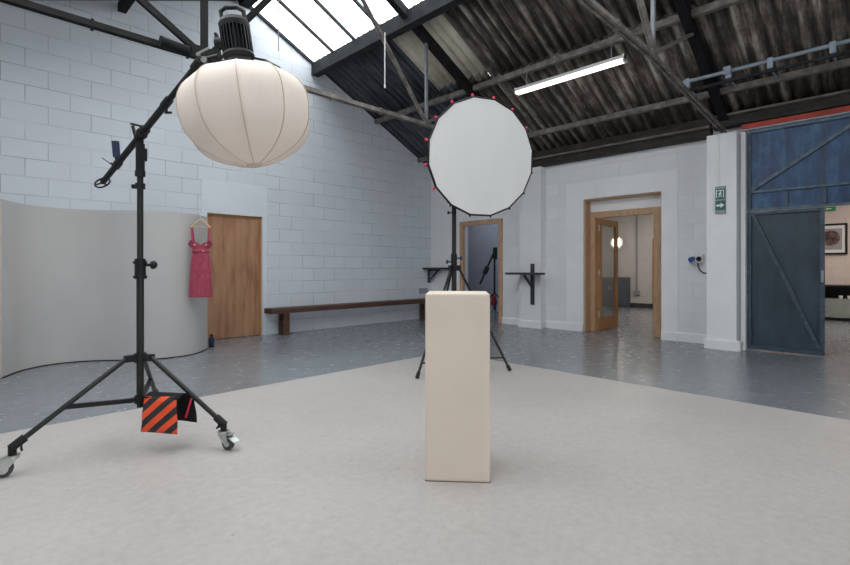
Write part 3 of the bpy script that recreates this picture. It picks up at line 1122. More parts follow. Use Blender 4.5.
def ribbon(z0, z1, th, off=0.0):
    g = MB()
    rows = []
    for i, p in enumerate(cs):
        tg = (cs[min(i + 1, N)] - cs[max(i - 1, 0)]).normalized()
        nn = Vector((-tg.y, tg.x))
        a, b = p + nn * (off), p + nn * (off + th)
        rows.append([g.bm.verts.new((a.x, a.y, z0)), g.bm.verts.new((b.x, b.y, z0)), g.bm.verts.new((b.x, b.y, z1)), g.bm.verts.new((a.x, a.y, z1))])
    for A, B in zip(rows, rows[1:]):
        g.bridge(A, B)
    g.bm.faces.new(rows[0])
    g.bm.faces.new(rows[-1][::-1])
    return g


t = thing('curved_screen', (1.5, 6.8, 0), 'tall off-white curved screen standing in front of the gable wall', 'screen')
ribbon(0.012, 1.835, 0.035).build('panel', M['screen'], t, smooth=True)
ribbon(0.0, 0.011, 0.05, -0.008).build('foot_strip', M['black'], t, smooth=True)
e0 = cs[0]
tg = (cs[1] - cs[0]).normalized()
nn = Vector((-tg.y, tg.x))
c0 = e0 - tg * 0.006 + nn * 0.0175
MB().obox((c0.x, c0.y, 0.92), (tg.x, tg.y, 0), (nn.x, nn.y, 0), (0, 0, 1), 0.01, 0.036, 1.83).build('end_trim', M['screen_edge'], t)

# ------------------------------------------------------------------ hanger and dress, hooked over the screen's top edge
HC = at(200.8, 300, 6.14)            # below the hanger's centre
ang = math.radians(18)
lat = Vector((1, -1, 0)).normalized()
dep = Vector((1, 1, 0)).normalized()
ux = (lat * math.cos(ang) + dep * math.sin(ang)).normalized()      # across the dress
uy = Vector((-ux.y, ux.x, 0))
if uy.dot(dep) < 0: uy = -uy


def dp(a, b, z):
    return Vector((HC.x, HC.y, 0)) + ux * a + uy * b + Vector((0, 0, z))


t = thing('coat_hanger', dp(0, 0, 1.64), 'pale wooden coat hanger hooked over the end of the curved screen', 'hanger')
g = MB()
g.tube([dp(0.0, 0, 1.755), dp(-0.05, 0, 1.72), dp(-0.095, -0.005, 1.675), dp(-0.115, -0.012, 1.648)], 0.010, 8)
g.tube([dp(0.0, 0, 1.755), dp(0.05, 0, 1.72), dp(0.095, -0.005, 1.675), dp(0.115, -0.012, 1.648)], 0.010, 8)
g.build('shoulder_bar', M['wood_hanger'], t, smooth=True)
MB().cyl(dp(-0.10, 0, 1.655), dp(0.10, 0, 1.655), 0.005, n=8).build('cross_bar', M['wood_hanger'], t)
pts = [dp(0, 0, 1.755), dp(0, 0, 1.80), dp(-0.02, 0.005, 1.82)]
near = min(cs, key=lambda p: (Vector((p.x, p.y, 0)) - dp(-0.02, 0, 0)).length)
pts += [dp(-0.03, 0.03, 1.852), dp(-0.035, 0.07, 1.862), dp(-0.04, 0.11, 1.85), dp(-0.04, 0.13, 1.82)]
MB().tube(pts, 0.0035, 8).build('hook', M['chrome'], t, smooth=True)

t = thing('dress', dp(0, 0, 0.75), 'crimson pinafore dress with frilled straps hanging on the curved screen', 'dress')
prof = [(0.755, .134, .045), (0.80, .134, .044), (0.95, .128, .040), (1.10, .122, .038), (1.22, .113, .034), (1.31, .100, .030), (1.345, .096, .028), (1.38, .100, .030), (1.42, .108, .032), (1.455, .110, .030)]


def dressf(u, v):
    k_ = v * (len(prof) - 1)
    i = min(int(k_), len(prof) - 2)
    s = k_ - i
    z, a, b = (prof[i][q] * (1 - s) + prof[i + 1][q] * s for q in range(3))
    th = 2 * PI * u
    fold = 1 + (0.05 * math.sin(9 * th + 2) + 0.03 * math.sin(14 * th)) * max(0, (1.33 - z) / 0.58)
    crease = 0.006 * noise.noise(Vector((math.cos(th) * 3, math.sin(th) * 3, z * 14)))
    dz = 0
    if z > 1.43:                                # sweetheart neckline dips in the middle
        dz = -0.035 * max(0, 1 - abs(math.cos(th)) / 0.35) + 0.008 * abs(math.cos(th))
    return dp(a * math.cos(th) * fold, -0.0 + b * math.sin(th) * fold * 1.15 + crease, z + dz)


MB().grid(dressf, 72, 60, closed_u=True).build('body', M['dress'], t, smooth=True, thick=0.003, shade_angle=80)
# waistband
g = MB()
g.grid(lambda u, v: dp(.100 * math.cos(2 * PI * u), .037 * math.sin(2 * PI * u), 1.325 + 0.04 * v), 48, 2, closed_u=True)
g.build('waistband', M['dress'], t, smooth=True, thick=0.006)
# straps with frills
for s in (-1, 1):
    g = MB()
    P = [dp(s * 0.080, -0.034, 1.43), dp(s * 0.092, -0.036, 1.50), dp(s * 0.104, -0.028, 1.58), dp(s * 0.109, -0.012, 1.655), dp(s * 0.107, 0.010, 1.668), dp(s * 0.10, 0.026, 1.60), dp(s * 0.08, 0.032, 1.44)]
    for a, b in zip(P, P[1:]):
        g.bar(a, b, 0.022, 0.005, up=uy if abs((b - a).normalized().dot(uy)) < 0.8 else (0, 0, 1))
    g.build('strap', M['dress'], t)
    g = MB()
    n = 16
    rows = []
    for i in range(n + 1):
        f_ = i / n
        z = 1.40 + 0.10 * f_
        w0 = 0.105 + 0.0 * f_
        out = 0.032 * math.sin(PI * f_) + 0.006
        wav = 0.012 * math.sin(f_ * 22)
        rows.append((g.bm.verts.new(dp(s * (w0 - 0.012), -0.028, z)), g.bm.verts.new(dp(s * (w0 + out), -0.034 + wav, z - 0.012))))
    for A, B in zip(rows, rows[1:]):
        g.bm.faces.new((A[0], A[1], B[1], B[0]))
    g.build('frill', M['dress'], t, thick=0.003, smooth=True)
for a_, b_, z_, r_ in ((-0.07, -0.036, 1.425, .010), (0.07, -0.036, 1.425, .010), (0.03, -0.042, 1.345, .008)):
    MB().cyl(dp(a_, b_, z_), dp(a_, b_ - 0.008, z_), r_, n=12).build('button', M['chrome'], t)

# ------------------------------------------------------------------ plinth
t = thing('plinth', cf(0.166, 2.69, 0), 'tall cream square plinth standing on the white painted floor', 'plinth')
r = math.radians(-4)
pu = (lat * math.cos(r) + dep * math.sin(r)).normalized()
pv = Vector((-pu.y, pu.x, 0))
if pv.dot(dep) < 0: pv = -pv
pc = cf(0.183, 2.69, 0)
g = MB()
g.obox((pc.x, pc.y, 0.4965), pu, pv, (0, 0, 1), 0.342, 0.335, 0.993)
g.build('body', M['plinth'], t, bevel=0.012)
g = MB()
g.obox((pc.x, pc.y, 0.0015), pu, pv, (0, 0, 1), 0.344, 0.337, 0.003)
g.build('base_edge', M['bench'], t)


# ------------------------------------------------------------------ stands
def knob(g, p, d, r=0.02, L=0.05):
    p, d = Vector(p), Vector(d).normalized()
    g.cyl(p, p + d * L * 0.6, r * 0.35, n=8)
    g.cyl(p + d * L * 0.6, p + d * L, r, r * 0.85, n=12)


def wing(g, p, d, side, L=0.06):
    """wing lever: stem and a flat handle"""
    p, d, side = Vector(p), Vector(d).normalized(), Vector(side).normalized()
    g.cyl(p, p + d * 0.03, 0.007, n=8)
    g.obox(p + d * 0.036 + side * L * 0.25, side, d, side.cross(d), L, 0.012, 0.008)


def tube_leg(g, a, b, r):
    g.cyl(a, b, r, n=12)


# wheeled boom stand on the left
SC = cf(-1.835, 3.08, 0)
t = thing('boom_stand', SC, 'tall black boom stand on castors holding up the cream lantern light', 'light stand')
zc = 0.555
foot = [cf(-2.245, 2.60, 0.155), cf(-1.26, 2.99, 0.155), cf(-2.07, 3.68, 0.155)]
MB().cyl((SC.x, SC.y, 0.265), (SC.x, SC.y, 1.12), 0.0215, n=20).build('lower_pole', M['pole'], t, smooth=True)
MB().cyl((SC.x, SC.y, 1.12), (SC.x, SC.y, 1.74), 0.0185, n=20).build('upper_pole', M['pole'], t, smooth=True)
g = MB()
g.cyl((SC.x, SC.y, 1.06), (SC.x, SC.y, 1.19), 0.032, n=20)
g.cyl((SC.x, SC.y, 1.155), (SC.x, SC.y, 1.175), 0.040, n=20)
g.cyl((SC.x, SC.y, 1.065), (SC.x, SC.y, 1.080), 0.040, n=20)
co = g.build('pole_collar', M['black'], t, smooth=True)
g = MB()
kd = lat
g.cyl(Vector((SC.x, SC.y, 1.15)) + kd * 0.03, Vector((SC.x, SC.y, 1.15)) + kd * 0.08, 0.010, n=10)
g.lathe(Vector((SC.x, SC.y, 1.15)) + kd * 0.07, kd, [(0, .012), (.005, .026), (.02, .028), (.032, .018)], 8)
g.build('knob', M['black'], co, smooth=True)
# crown where the legs hinge, and the sliding lower collar
g = MB()
g.cyl((SC.x, SC.y, 0.525), (SC.x, SC.y, 0.58), 0.036, n=20)
cr0 = MB()
for fpt in foot:
    d = Vector((fpt.x - SC.x, fpt.y - SC.y, 0)).normalized()
    g.obox(Vector((SC.x, SC.y, 0.555)) + d * 0.055, d, Vector((-d.y, d.x, 0)), (0, 0, 1), 0.07, 0.04, 0.04)
g.build('leg_crown', M['black'], t)
g = MB()
g.cyl((SC.x, SC.y, 0.262), (SC.x, SC.y, 0.31), 0.034, n=20)
g.cyl((SC.x, SC.y, 0.235), (SC.x, SC.y, 0.262), 0.020, n=16)
for fpt in foot:
    d = Vector((fpt.x - SC.x, fpt.y - SC.y, 0)).normalized()
    g.obox(Vector((SC.x, SC.y, 0.288)) + d * 0.045, d, Vector((-d.y, d.x, 0)), (0, 0, 1), 0.05, 0.03, 0.026)
g.build('brace_collar', M['black'], t)
for i, fpt in enumerate(foot):
    d = Vector((fpt.x - SC.x, fpt.y - SC.y, 0)).normalized()
    top = Vector((SC.x, SC.y, 0.555)) + d * 0.08
    dirn = (fpt - top).normalized()
    g = MB()
    g.cyl(top, top.lerp(fpt, 0.97), 0.0145, n=14)
    leg = g.build('leg', M['pole'], t, smooth=True)
    mid = top.lerp(fpt, 0.58)
    MB().bar(Vector((SC.x, SC.y, 0.288)) + d * 0.06, mid, 0.024, 0.026).build('brace', M['black'], t)
    g = MB()
    g.cyl(top.lerp(fpt, 0.90), fpt + dirn * 0.01, 0.023, n=14)
    g.cyl(fpt + Vector((0, 0, -0.045)), fpt + Vector((0, 0, 0.01)), 0.019, n=14)
    sock = g.build('socket', M['black'], leg, smooth=True)
    g = MB()
    sd = dirn.cross(Vector((0, 0, 1))).normalized()
    pk = top.lerp(fpt, 0.93) + Vector((0, 0, -0.02))
    g.cyl(pk, pk + Vector((0, 0, -0.03)), 0.005, n=8)
    g.bar(pk + Vector((0, 0, -0.03)) - sd * 0.018, pk + Vector((0, 0, -0.03)) + sd * 0.018, 0.008, 0.012)
    g.build('locking_screw', M['black'], leg)
    # castor
    ca = [-lat * 0.85 - dep * 0.5, lat * 0.9 - dep * 0.4, dep * 0.6 - lat][i].normalized()
    sd = Vector((-ca.y, ca.x, 0))
    base = Vector((fpt.x, fpt.y, 0))
    wc = base + ca * 0.038 + Vector((0, 0, 0.0455))
    g = MB()
    g.cyl(base + Vector((0, 0, 0.104)), base + Vector((0, 0, 0.114)), 0.035, n=18)
    g.cyl(base + Vector((0, 0, 0.092)), base + Vector((0, 0, 0.104)), 0.030, n=18)
    for s in (-1, 1):
        q0 = base + sd * (s * 0.024) + Vector((0, 0, 0.100))
        A = [q0 - ca * 0.028, q0 + ca * 0.045, wc + sd * (s * 0.024) + ca * 0.024, wc + sd * (s * 0.024) - ca * 0.022]
        va = [g.bm.verts.new(p - sd * 0.0015) for p in A]
        vb = [g.bm.verts.new(p + sd * 0.0015) for p in A]
        g.bridge(va, vb); g.bm.faces.new(va[::-1]); g.bm.faces.new(vb)
    g.obox(wc + ca * 0.048 + Vector((0, 0, 0.026)), (ca + Vector((0, 0, -0.5))).normalized(), sd, (ca * 0.5 + Vector((0, 0, 1))).normalized(), 0.06, 0.046, 0.006)
    g.obox(wc + Vector((0, 0, 0.054)), ca, sd, (0, 0, 1), 0.07, 0.046, 0.004)
    cas = g.build('castor_fork', M['chrome'], leg)
    g = MB()
    g.lathe(wc - sd * 0.014, sd, [(0, .028), (0, .040), (.004, .045), (.024, .045), (.028, .040), (.028, .028)], 24)
    wh = g.build('wheel', M['rubber'], leg, smooth=True)
    g = MB()
    g.cyl(wc - sd * 0.0165, wc + sd * 0.0165, 0.025, n=18)
    g.cyl(wc - sd * 0.028, wc + sd * 0.028, 0.006, n=10)
    g.build('hub', M['chrome'], leg, smooth=True)
# top receiver
g = MB()
g.cyl((SC.x, SC.y, 1.72), (SC.x, SC.y, 1.755), 0.030, n=18)
g.cyl((SC.x, SC.y, 1.755), (SC.x, SC.y, 1.93), 0.026, n=18)
g.cyl((SC.x, SC.y, 1.64), (SC.x, SC.y, 1.675), 0.029, n=18)
g.obox(Vector((SC.x, SC.y, 1.86)) + lat * 0.028, lat, dep, (0, 0, 1), 0.018, 0.03, 0.08)
g.obox(Vector((SC.x, SC.y, 1.655)) - lat * 0.035, lat, dep, (0, 0, 1), 0.03, 0.025, 0.025)
rc = g.build('top_receiver', M['black'], t, smooth=True)
PV = cf(-1.80, 3.04, 1.985)                 # the boom's pivot
Bend = cf(-1.185, 2.50, 2.20)               # front end of the boom
bd = (Bend - PV).normalized()
Btail = PV - bd * ((Bend - PV).length * 0.98)
g = MB()
g.cyl(Btail, PV + bd * 0.45, 0.020, n=14)
g.cyl(PV + bd * 0.40, Bend, 0.0165, n=14)
bo = g.build('boom_arm', M['black'], t, smooth=True)
g = MB()
g.cyl(PV + bd * 0.37, PV + bd * 0.45, 0.024, n=14)
wing(g, PV + bd * 0.41 + Vector((0, 0, -0.02)), (0, 0, -1), lat, 0.04)
g.build('boom_coupler', M['black'], bo, smooth=True)
# pivot head with wing levers
g = MB()
g.cyl((SC.x, SC.y, 1.93), (SC.x, SC.y, 1.97), 0.02, n=14)
g.cyl(PV - bd * 0.06, PV + bd * 0.06, 0.030, n=16)
g.cyl(PV - uy * 0.035, PV + uy * 0.035, 0.026, n=16)
pvh = g.build('pivot_clamp', M['black'], t, smooth=True)
g = MB()
wing(g, PV + Vector((0, 0, 0.025)) - bd * 0.03, (0, 0, 1), lat * -1 + Vector((0, 0, 0.25)), 0.085)
g.build('lever', M['black'], pvh)
MB().bar(PV - bd * 0.10, PV - bd * 0.115 + Vector((0, 0, 0.10)) - lat * 0.02, 0.014, 0.016, up=lat).build('lever', M['black'], pvh)
# tail: clamp with blue capped weight and ring handle
tc_ = PV.lerp(Btail, 0.60)
g = MB()
g.cyl(tc_ - bd * 0.035, tc_ + bd * 0.035, 0.027, n=14)
wing(g, tc_ - lat * 0.02, -lat + Vector((0, 0, 0.25)), Vector((-1, 1, 1)), 0.085)
tcl = g.build('tail_clamp', M['black'], bo, smooth=True)
g = MB()
up_ = (Vector((0, 0, 1)) - lat * 0.08).normalized()
g.cyl(tc_ + up_ * 0.02, tc_ + up_ * 0.05, 0.012, n=10)
g.cyl(tc_ + up_ * 0.05, tc_ + up_ * 0.16, 0.023, 0.024, n=16)
g.build('spigot', M['blue_cap'], tcl, smooth=True)
rcx = Btail - bd * 0.02
a1 = lat
a2 = (Vector((0, 0, 1)) * 0.75 + dep * 0.6).normalized()
g = MB()
g.tube([rcx + a1 * (0.052 * math.cos(2 * PI * i / 24)) + a2 * (0.052 * math.sin(2 * PI * i / 24)) for i in range(24)], 0.0065, 8, closed=True)
for k_ in range(3):
    th = PI / 2 + k_ * 2 * PI / 3
    g.cyl(rcx, rcx + a1 * (0.05 * math.cos(th)) + a2 * (0.05 * math.sin(th)), 0.006, n=8)
g.cyl(rcx, Btail + bd * 0.03, 0.013, n=12)
g.build('ring_handle', M['black'], bo, smooth=True)

# sandbag over the brace and leg
sa = cf(-1.70, 2.98, 0)
ba = at(146.5, 396, 2.98)
g_t = thing('sandbag', (sa.x, sa.y, 0.07), 'black sandbag with orange diagonal stripes slung over the boom stand leg', 'sandbag')


def bagpt(a, z, b):
    return cf(-1.712 + a, 2.93 + b, z + 0.018)


def pouch(a0, a1, z0, z1, b0, tilt, name, m, thick=0.05, skew=0.0):
    g = MB()
    nu, nv = 14, 14

    def F(side):
        def f_(u, v):
            bul = (math.sin(PI * u) ** 0.6) * (math.sin(PI * min(1, v * 0.96 + 0.02)) ** 0.5) if 0 < u < 1 and 0 < v < 1 else 0
            wv = 0.004 * math.sin(5 * u + 9 * v)
            a = a0 + (a1 - a0) * u + skew * (1 - v) * (1 - u)
            return bagpt(a + (0.01 * (1 - v) * (u - .5)), z0 + (z1 - z0) * v + (-0.014 * u * (1 - v)), b0 + tilt * (1 - v) + side * (thick / 2) * bul + wv)
        return f_
    g.grid(F(-1), nu, nv)
    g.grid(F(1), nu, nv)
    bmesh.ops.remove_doubles(g.bm, verts=g.bm.verts[:], dist=0.0003)
    return g.build(name, m, g_t, smooth=True, shade_angle=70)


def stripe_mat():
    k = NT('black_fabric_with_orange_stripes')
    tc = k.n('ShaderNodeTexCoord')
    sp = k.n('ShaderNodeSeparateXYZ')
    k.l(tc.outputs['Object'], sp.inputs[0])
    # across the bag: (x - y)/sqrt 2 ; stripes rise to the right
    ac = k.math('MULTIPLY', k.math('SUBTRACT', sp.outputs[0], sp.outputs[1]), 0.7071)
    s = k.math('SUBTRACT', k.math('MULTIPLY', ac, 0.66), k.math('MULTIPLY', sp.outputs[2], 0.75))
    fr = k.math('FRACT', k.math('ADD', k.math('DIVIDE', s, 0.070), 0.35))
    on = k.math('LESS_THAN', fr, 0.50)
    k.l(k.mix(on, (0.018, 0.018, 0.02), (0.85, 0.085, 0.02)), k.b.inputs['Base Color'])
    k.b.inputs['Roughness'].default_value = 0.6
    v = k.coords()
    k.l(k.bump(k.noise(v, 30), 0.2, 0.005), k.b.inputs['Normal'])
    return k.m


M['stripe'] = stripe_mat()
pouch(-0.010, 0.188, 0.105, 0.325, 0.0, 0.005, 'front_pouch', M['stripe'], 0.05, -0.02)
pouch(0.10, 0.245, 0.135, 0.318, 0.10, 0.04, 'rear_pouch', M['black_fabric'], 0.045)
g = MB()
g.grid(lambda u, v: bagpt(-0.010 + 0.215 * u, 0.318 + 0.016 * math.sin(PI * v) - 0.01 * u, -0.004 + 0.115 * v), 10, 8)
g.build('saddle', M['black_fabric'], g_t, thick=0.008, smooth=True)
g = MB()
g.obox(bagpt(0.222, 0.23, 0.083), lat + Vector((0, 0, -0.3)), dep, Vector((0, 0, 1)) + lat * .3, 0.012, 0.004, 0.13)
g.build('edge_piping', M['red'], g_t)

# ------------------------------------------------------------------ lantern light
ld = 2.42
LB = at(255, 165, ld)                # bottom of the lantern
LT = at(241, 71, ld - 0.0)           # top of the lantern
lax = (LT - LB).normalized()
Lh = (LT - LB).length
t = thing('lantern_light', LB, 'black studio light with a large round cream lantern hung from the boom', 'studio light')
NR = 10
LR = 0.318
profile = []
lp = [(0, .14), (0.0, .14), (.03, .33), (.08, .53), (.18, .77), (.32, .93), (.47, .99), (.62, 1.0), (.74, .955), (.85, .84), (.93, .65), (.98, .42), (1.0, .22), (1.0, .22)]
for i in range(len(lp) - 3):
    for q_ in range(4 if i < len(lp) - 4 else 5):
        p0_, p1_, p2_, p3_ = (Vector(v_) for v_ in lp[i:i + 4])
        f_ = q_ / 4
        c_ = 0.5 * ((2 * p1_) + (-p0_ + p2_) * f_ + (2 * p0_ - 5 * p1_ + 4 * p2_ - p3_) * f_ * f_ + (-p0_ + 3 * p1_ - 3 * p2_ + p3_) * f_ ** 3)
        profile.append((Lh * c_.x, LR * c_.y))
ph0 = 0.38


def flute(th, tt):
    k_ = ((th + ph0) / (2 * PI / NR)) % 1.0 - 0.5
    al = k_ * 2 * PI / NR
    flat_ = math.cos(PI / NR) / math.cos(al)
    return 1 - 0.75 * (1 - flat_)


def flute2(th, tt):
    k_ = ((th + ph0) / (2 * PI / NR)) % 1.0          # 0 at a rib
    al = (k_ - 0.5) * 2 * PI / NR
    return 1 - 0.9 * (1 - math.cos(PI / NR) / math.cos(al))


MB().lathe(LB, lax, profile, 120, fn=flute2).build('lantern', M['lantern'], t, smooth=True, shade_angle=50)
uu = lax.orthogonal().normalized()
vv = lax.cross(uu)
for k_ in range(NR):
    th = 2 * PI * k_ / NR - ph0
    pts = [LB + lax * a + (uu * math.cos(th) + vv * math.sin(th)) * (r_ * 1.002) for a, r_ in profile]
    MB().tube(pts, 0.0026, 6).build('rib', M['lantern_seam'], t, smooth=True)
MB().lathe(LB - lax * 0.006, lax, [(0, .036), (.003, .041), (.010, .041)], 24).build('bottom_ring', M['lantern_seam'], t)
# mount ring and head
hb = LT + lax * 0.0
MB().lathe(hb, lax, [(-0.004, .085), (.012, .080), (.03, .068), (.055, .062)], 28).build('mount_ring', M['black'], t, smooth=True)
g = MB()
g.lathe(hb + lax * 0.055, lax, [(0, .066), (.018, .078), (.03, .074), (.03, .056), (.155, .056), (.155, .074), (.18, .076), (.20, .066)], 32)
hd_ = g.build('lamp_head', M['black'], t, smooth=True, shade_angle=30)
for k_ in range(26):
    th = 2 * PI * k_ / 26
    rdir = uu * math.cos(th) + vv * math.sin(th)
    tdir = lax.cross(rdir)
    g = MB()
    g.obox(hb + lax * 0.147 + rdir * 0.065, rdir, tdir, lax, 0.019, 0.005, 0.125)
    g.build('cooling_fin', M['black_shiny'], hd_)
MB().tube([hb + lax * 0.245 + lat * 0.055, hb + lax * 0.305 + lat * 0.058, hb + lax * 0.325 + lat * 0.030, hb + lax * 0.325 - lat * 0.030, hb + lax * 0.305 - lat * 0.058, hb + lax * 0.245 - lat * 0.055], 0.011, 10).build('carry_handle', M['black'], hd_, smooth=True)
MB().obox(hb + lax * 0.268, lat, dep, lax, 0.09, 0.03, 0.035).build('rear_panel', M['grey_box'], hd_, bevel=0.004)
# yoke to the boom
g = MB()
sy_ = hb + lax * 0.14 - lat * 0.085
g.cyl(sy_ + lat * 0.02, sy_ - lat * 0.02, 0.030, n=16)
g.bar(sy_ - lat * 0.012 + lax * 0.05, sy_ - lat * 0.012 - lax * 0.08, 0.03, 0.012, up=lat)
g.cyl(sy_ - lat * 0.01 - lax * 0.06, Bend + (Vector((0, 0, 0.012))), 0.011, n=12)
g.build('yoke', M['black'], t, smooth=True)
g = MB()
g.cyl(Bend - bd * 0.05, Bend + bd * 0.03, 0.024, n=14)
g.cyl(Bend + lat * 0.03 + Vector((0, 0, -0.0)), Bend + lat * 0.085 + Vector((0, 0, -0.005)), 0.026, n=16)
g.cyl(Bend, Bend + lat * 0.04, 0.012, n=10)
gh = g.build('grip_head', M['black'], t, smooth=True)
g = MB()
g.cyl(Bend + lat * 0.05 - dep * 0.026, Bend + lat * 0.05 - dep * 0.05, 0.016, n=12)
g.build('clamp_knob', M['chrome'], gh, smooth=True)
g = MB()
wing(g, Bend + lat * 0.0 + Vector((0, 0, 0.02)), (0.1, -0.1, 1), lat + Vector((0, 0, 0.5)), 0.07)
g.build('clamp_knob', M['chrome'], gh, smooth=True)
g = MB()
c0 = hb + lax * 0.07
g.tube([c0 - lat * 0.05 - dep * 0.05, Bend + lat * 0.10 + Vector((0, 0, -0.035)) - dep * 0.03, Bend + lat * 0.05 + Vector((0, 0, -0.055)), Bend + Vector((0, 0, -0.03)), Bend - bd * 0.12 + Vector((0, 0, -0.02))], 0.006, 8)
g.tube([c0 + lat * 0.06, c0 + lat * 0.13 - lax * 0.015, c0 + lat * 0.2 - lax * 0.055], 0.006, 8)
g.build('power_cable', M['black'], gh, smooth=True)

# ------------------------------------------------------------------ softbox and its stand
KC = cf(0.325, 5.36, 0)
t = thing('light_stand', KC, 'black tripod light stand behind the plinth carrying the round softbox', 'light stand')
feet = [cf(-0.08, 4.88, 0.012), cf(0.93, 5.24, 0.012), cf(0.10, 5.95, 0.012)]
MB().cyl((KC.x, KC.y, 0.08), (KC.x, KC.y, 1.22), 0.027, n=18).build('lower_pole', M['pole'], t, smooth=True)
MB().cyl((KC.x, KC.y, 1.22), (KC.x, KC.y, 1.93), 0.024, n=18).build('middle_pole', M['pole'], t, smooth=True)
MB().cyl((KC.x, KC.y, 1.93), (KC.x, KC.y, 2.22), 0.020, n=18).build('upper_pole', M['pole'], t, smooth=True)
g = MB()
g.cyl((KC.x, KC.y, 1.10), (KC.x, KC.y, 1.29), 0.034, n=18)
for fpt in feet:
    d = Vector((fpt.x - KC.x, fpt.y - KC.y, 0)).normalized()
    g.obox(Vector((KC.x, KC.y, 1.13)) + d * 0.05, d, Vector((-d.y, d.x, 0)), (0, 0, 1), 0.06, 0.04, 0.06)
co = g.build('leg_crown', M['black'], t)
g = MB()
knob(g, Vector((KC.x, KC.y, 1.24)) + lat * 0.03, lat, 0.024, 0.06)
g.build('knob', M['blue_cap'], co, smooth=True)
g = MB()
knob(g, Vector((KC.x, KC.y, 1.20)) - lat * 0.03, -lat, 0.024, 0.06)
g.build('knob', M['blue_cap'], co, smooth=True)
g = MB()
g.cyl((KC.x, KC.y, 1.86), (KC.x, KC.y, 1.95), 0.03, n=16)
g.cyl((KC.x, KC.y, 1.73), (KC.x, KC.y, 1.77), 0.026, n=16)
g.cyl((KC.x, KC.y, 1.765), (KC.x, KC.y, 1.865), 0.0255, n=16)
c2_ = g.build('pole_collar', M['black'], t, smooth=True)
g = MB()
knob(g, Vector((KC.x, KC.y, 1.75)) - lat * 0.02, -lat, 0.02, 0.055)
g.build('knob', M['black'], c2_)
g = MB().cyl((KC.x, KC.y, 0.09), (KC.x, KC.y, 0.15), 0.036, n=16)
g.build('brace_collar', M['black'], t)
for fpt in feet:
    d = Vector((fpt.x - KC.x, fpt.y - KC.y, 0)).normalized()
    top = Vector((KC.x, KC.y, 1.12)) + d * 0.06
    leg = MB().cyl(top, fpt, 0.0135, n=12).build('leg', M['pole'], t, smooth=True)
    MB().cyl(top.lerp(fpt, 0.955), fpt + (fpt - top).normalized() * 0.006, 0.020, n=12).build('rubber_foot', M['black'], leg, smooth=True)
    # low horizontal brace near the floor
    MB().bar(Vector((KC.x, KC.y, 0.12)) + d * 0.03, top.lerp(fpt, 0.88), 0.020, 0.012).build('brace', M['black'], t)

yaw = math.radians(21)
n_ = (lat * math.sin(yaw) - dep * math.cos(yaw) + Vector((0, 0, -0.07))).normalized()
BC = at(482.5, 157, 4.85)
bu = n_.cross(Vector((0, 0, 1))).normalized()
bv = bu.cross(n_).normalized()
t = thing('softbox_light', BC - n_ * 0.5 + Vector((0, 0, -0.2)), 'large round white softbox with black rim and red rod tips on the tripod', 'softbox')
NS, SRd = 16, 0.595
ph = PI / NS


def rim(k_, r_, off):
    th = 2 * PI * k_ / NS + ph
    return BC + (bu * math.cos(th) + bv * math.sin(th)) * r_ + n_ * off


# front fabric, slightly slack towards the middle
g = MB()
rings = []
for j, (r_, off) in enumerate(((SRd * 0.992, 0.0), (SRd * 0.8, -0.001), (SRd * 0.5, -0.002), (SRd * 0.2, -0.002))):
    rings.append([g.bm.verts.new(rim(k_, r_, off)) for k_ in range(NS)])
for A, B in zip(rings, rings[1:]):
    g.bridge(A, B)
g.bm.faces.new(rings[-1])
g.build('diffuser', M['diffuser'], t, thick=0.003)
g = MB()
rings = []
for r_, off in ((SRd * 0.965, 0.004), (SRd * 1.0, 0.006), (SRd * 1.018, -0.008), (SRd * 1.0, -0.03), (SRd * 0.93, -0.14), (SRd * 0.78, -0.28), (SRd * 0.52, -0.40), (SRd * 0.20, -0.47)):
    rings.append([g.bm.verts.new(rim(k_, r_, off)) for k_ in range(NS)])
for A, B in zip(rings[1:], rings[2:]):
    g.bridge(A, B)
g.bm.faces.new(rings[-1])
for v in rings[0]: g.bm.verts.remove(v)
g.build('shell', M['black_fabric'], t, thick=0.004)
g = MB()
g.tube([rim(k_, SRd * 1.004, 0.0) for k_ in range(NS)], 0.0085, 8, closed=True)
g.build('rim', M['black'], t)
for k_ in range(NS):
    a = rim(k_, SRd * 1.0, -0.02)
    dr = (rim(k_, 1, 0) - BC)
    isred = dr.dot(-lat) * 0.62 + dr.z * 0.78 > -0.12
    b = rim(k_, SRd * (1.06 if isred else 1.035), -0.03 if isred else 0.0)
    MB().cyl(a, b, 0.011, 0.015 if isred else 0.008, n=10).build('rod_tip', M['red'] if isred else M['black'], t, smooth=True)
    P = [rim(k_, SRd * 1.004, -0.012), rim(k_, SRd * 0.94, -0.14), rim(k_, SRd * 0.79, -0.285), rim(k_, SRd * 0.53, -0.405), rim(k_, SRd * 0.21, -0.475)]
    MB().tube(P, 0.005, 6).build('rod', M['black'], t)
g = MB()
g.lathe(BC - n_ * 0.46, -n_, [(0, .13), (.03, .13), (.04, .09), (.06, .075), (.22, .075), (.25, .06)], 24)
g.build('lamp_head', M['black'], t, smooth=True, shade_angle=30)
g = MB()
hh = BC - n_ * 0.53
g.cyl(hh, Vector((KC.x, KC.y, 2.25)), 0.02, n=12)
g.cyl((KC.x, KC.y, 2.225), (KC.x, KC.y, 2.29), 0.026, n=14)
g.build('mount_bracket', M['black'], t)

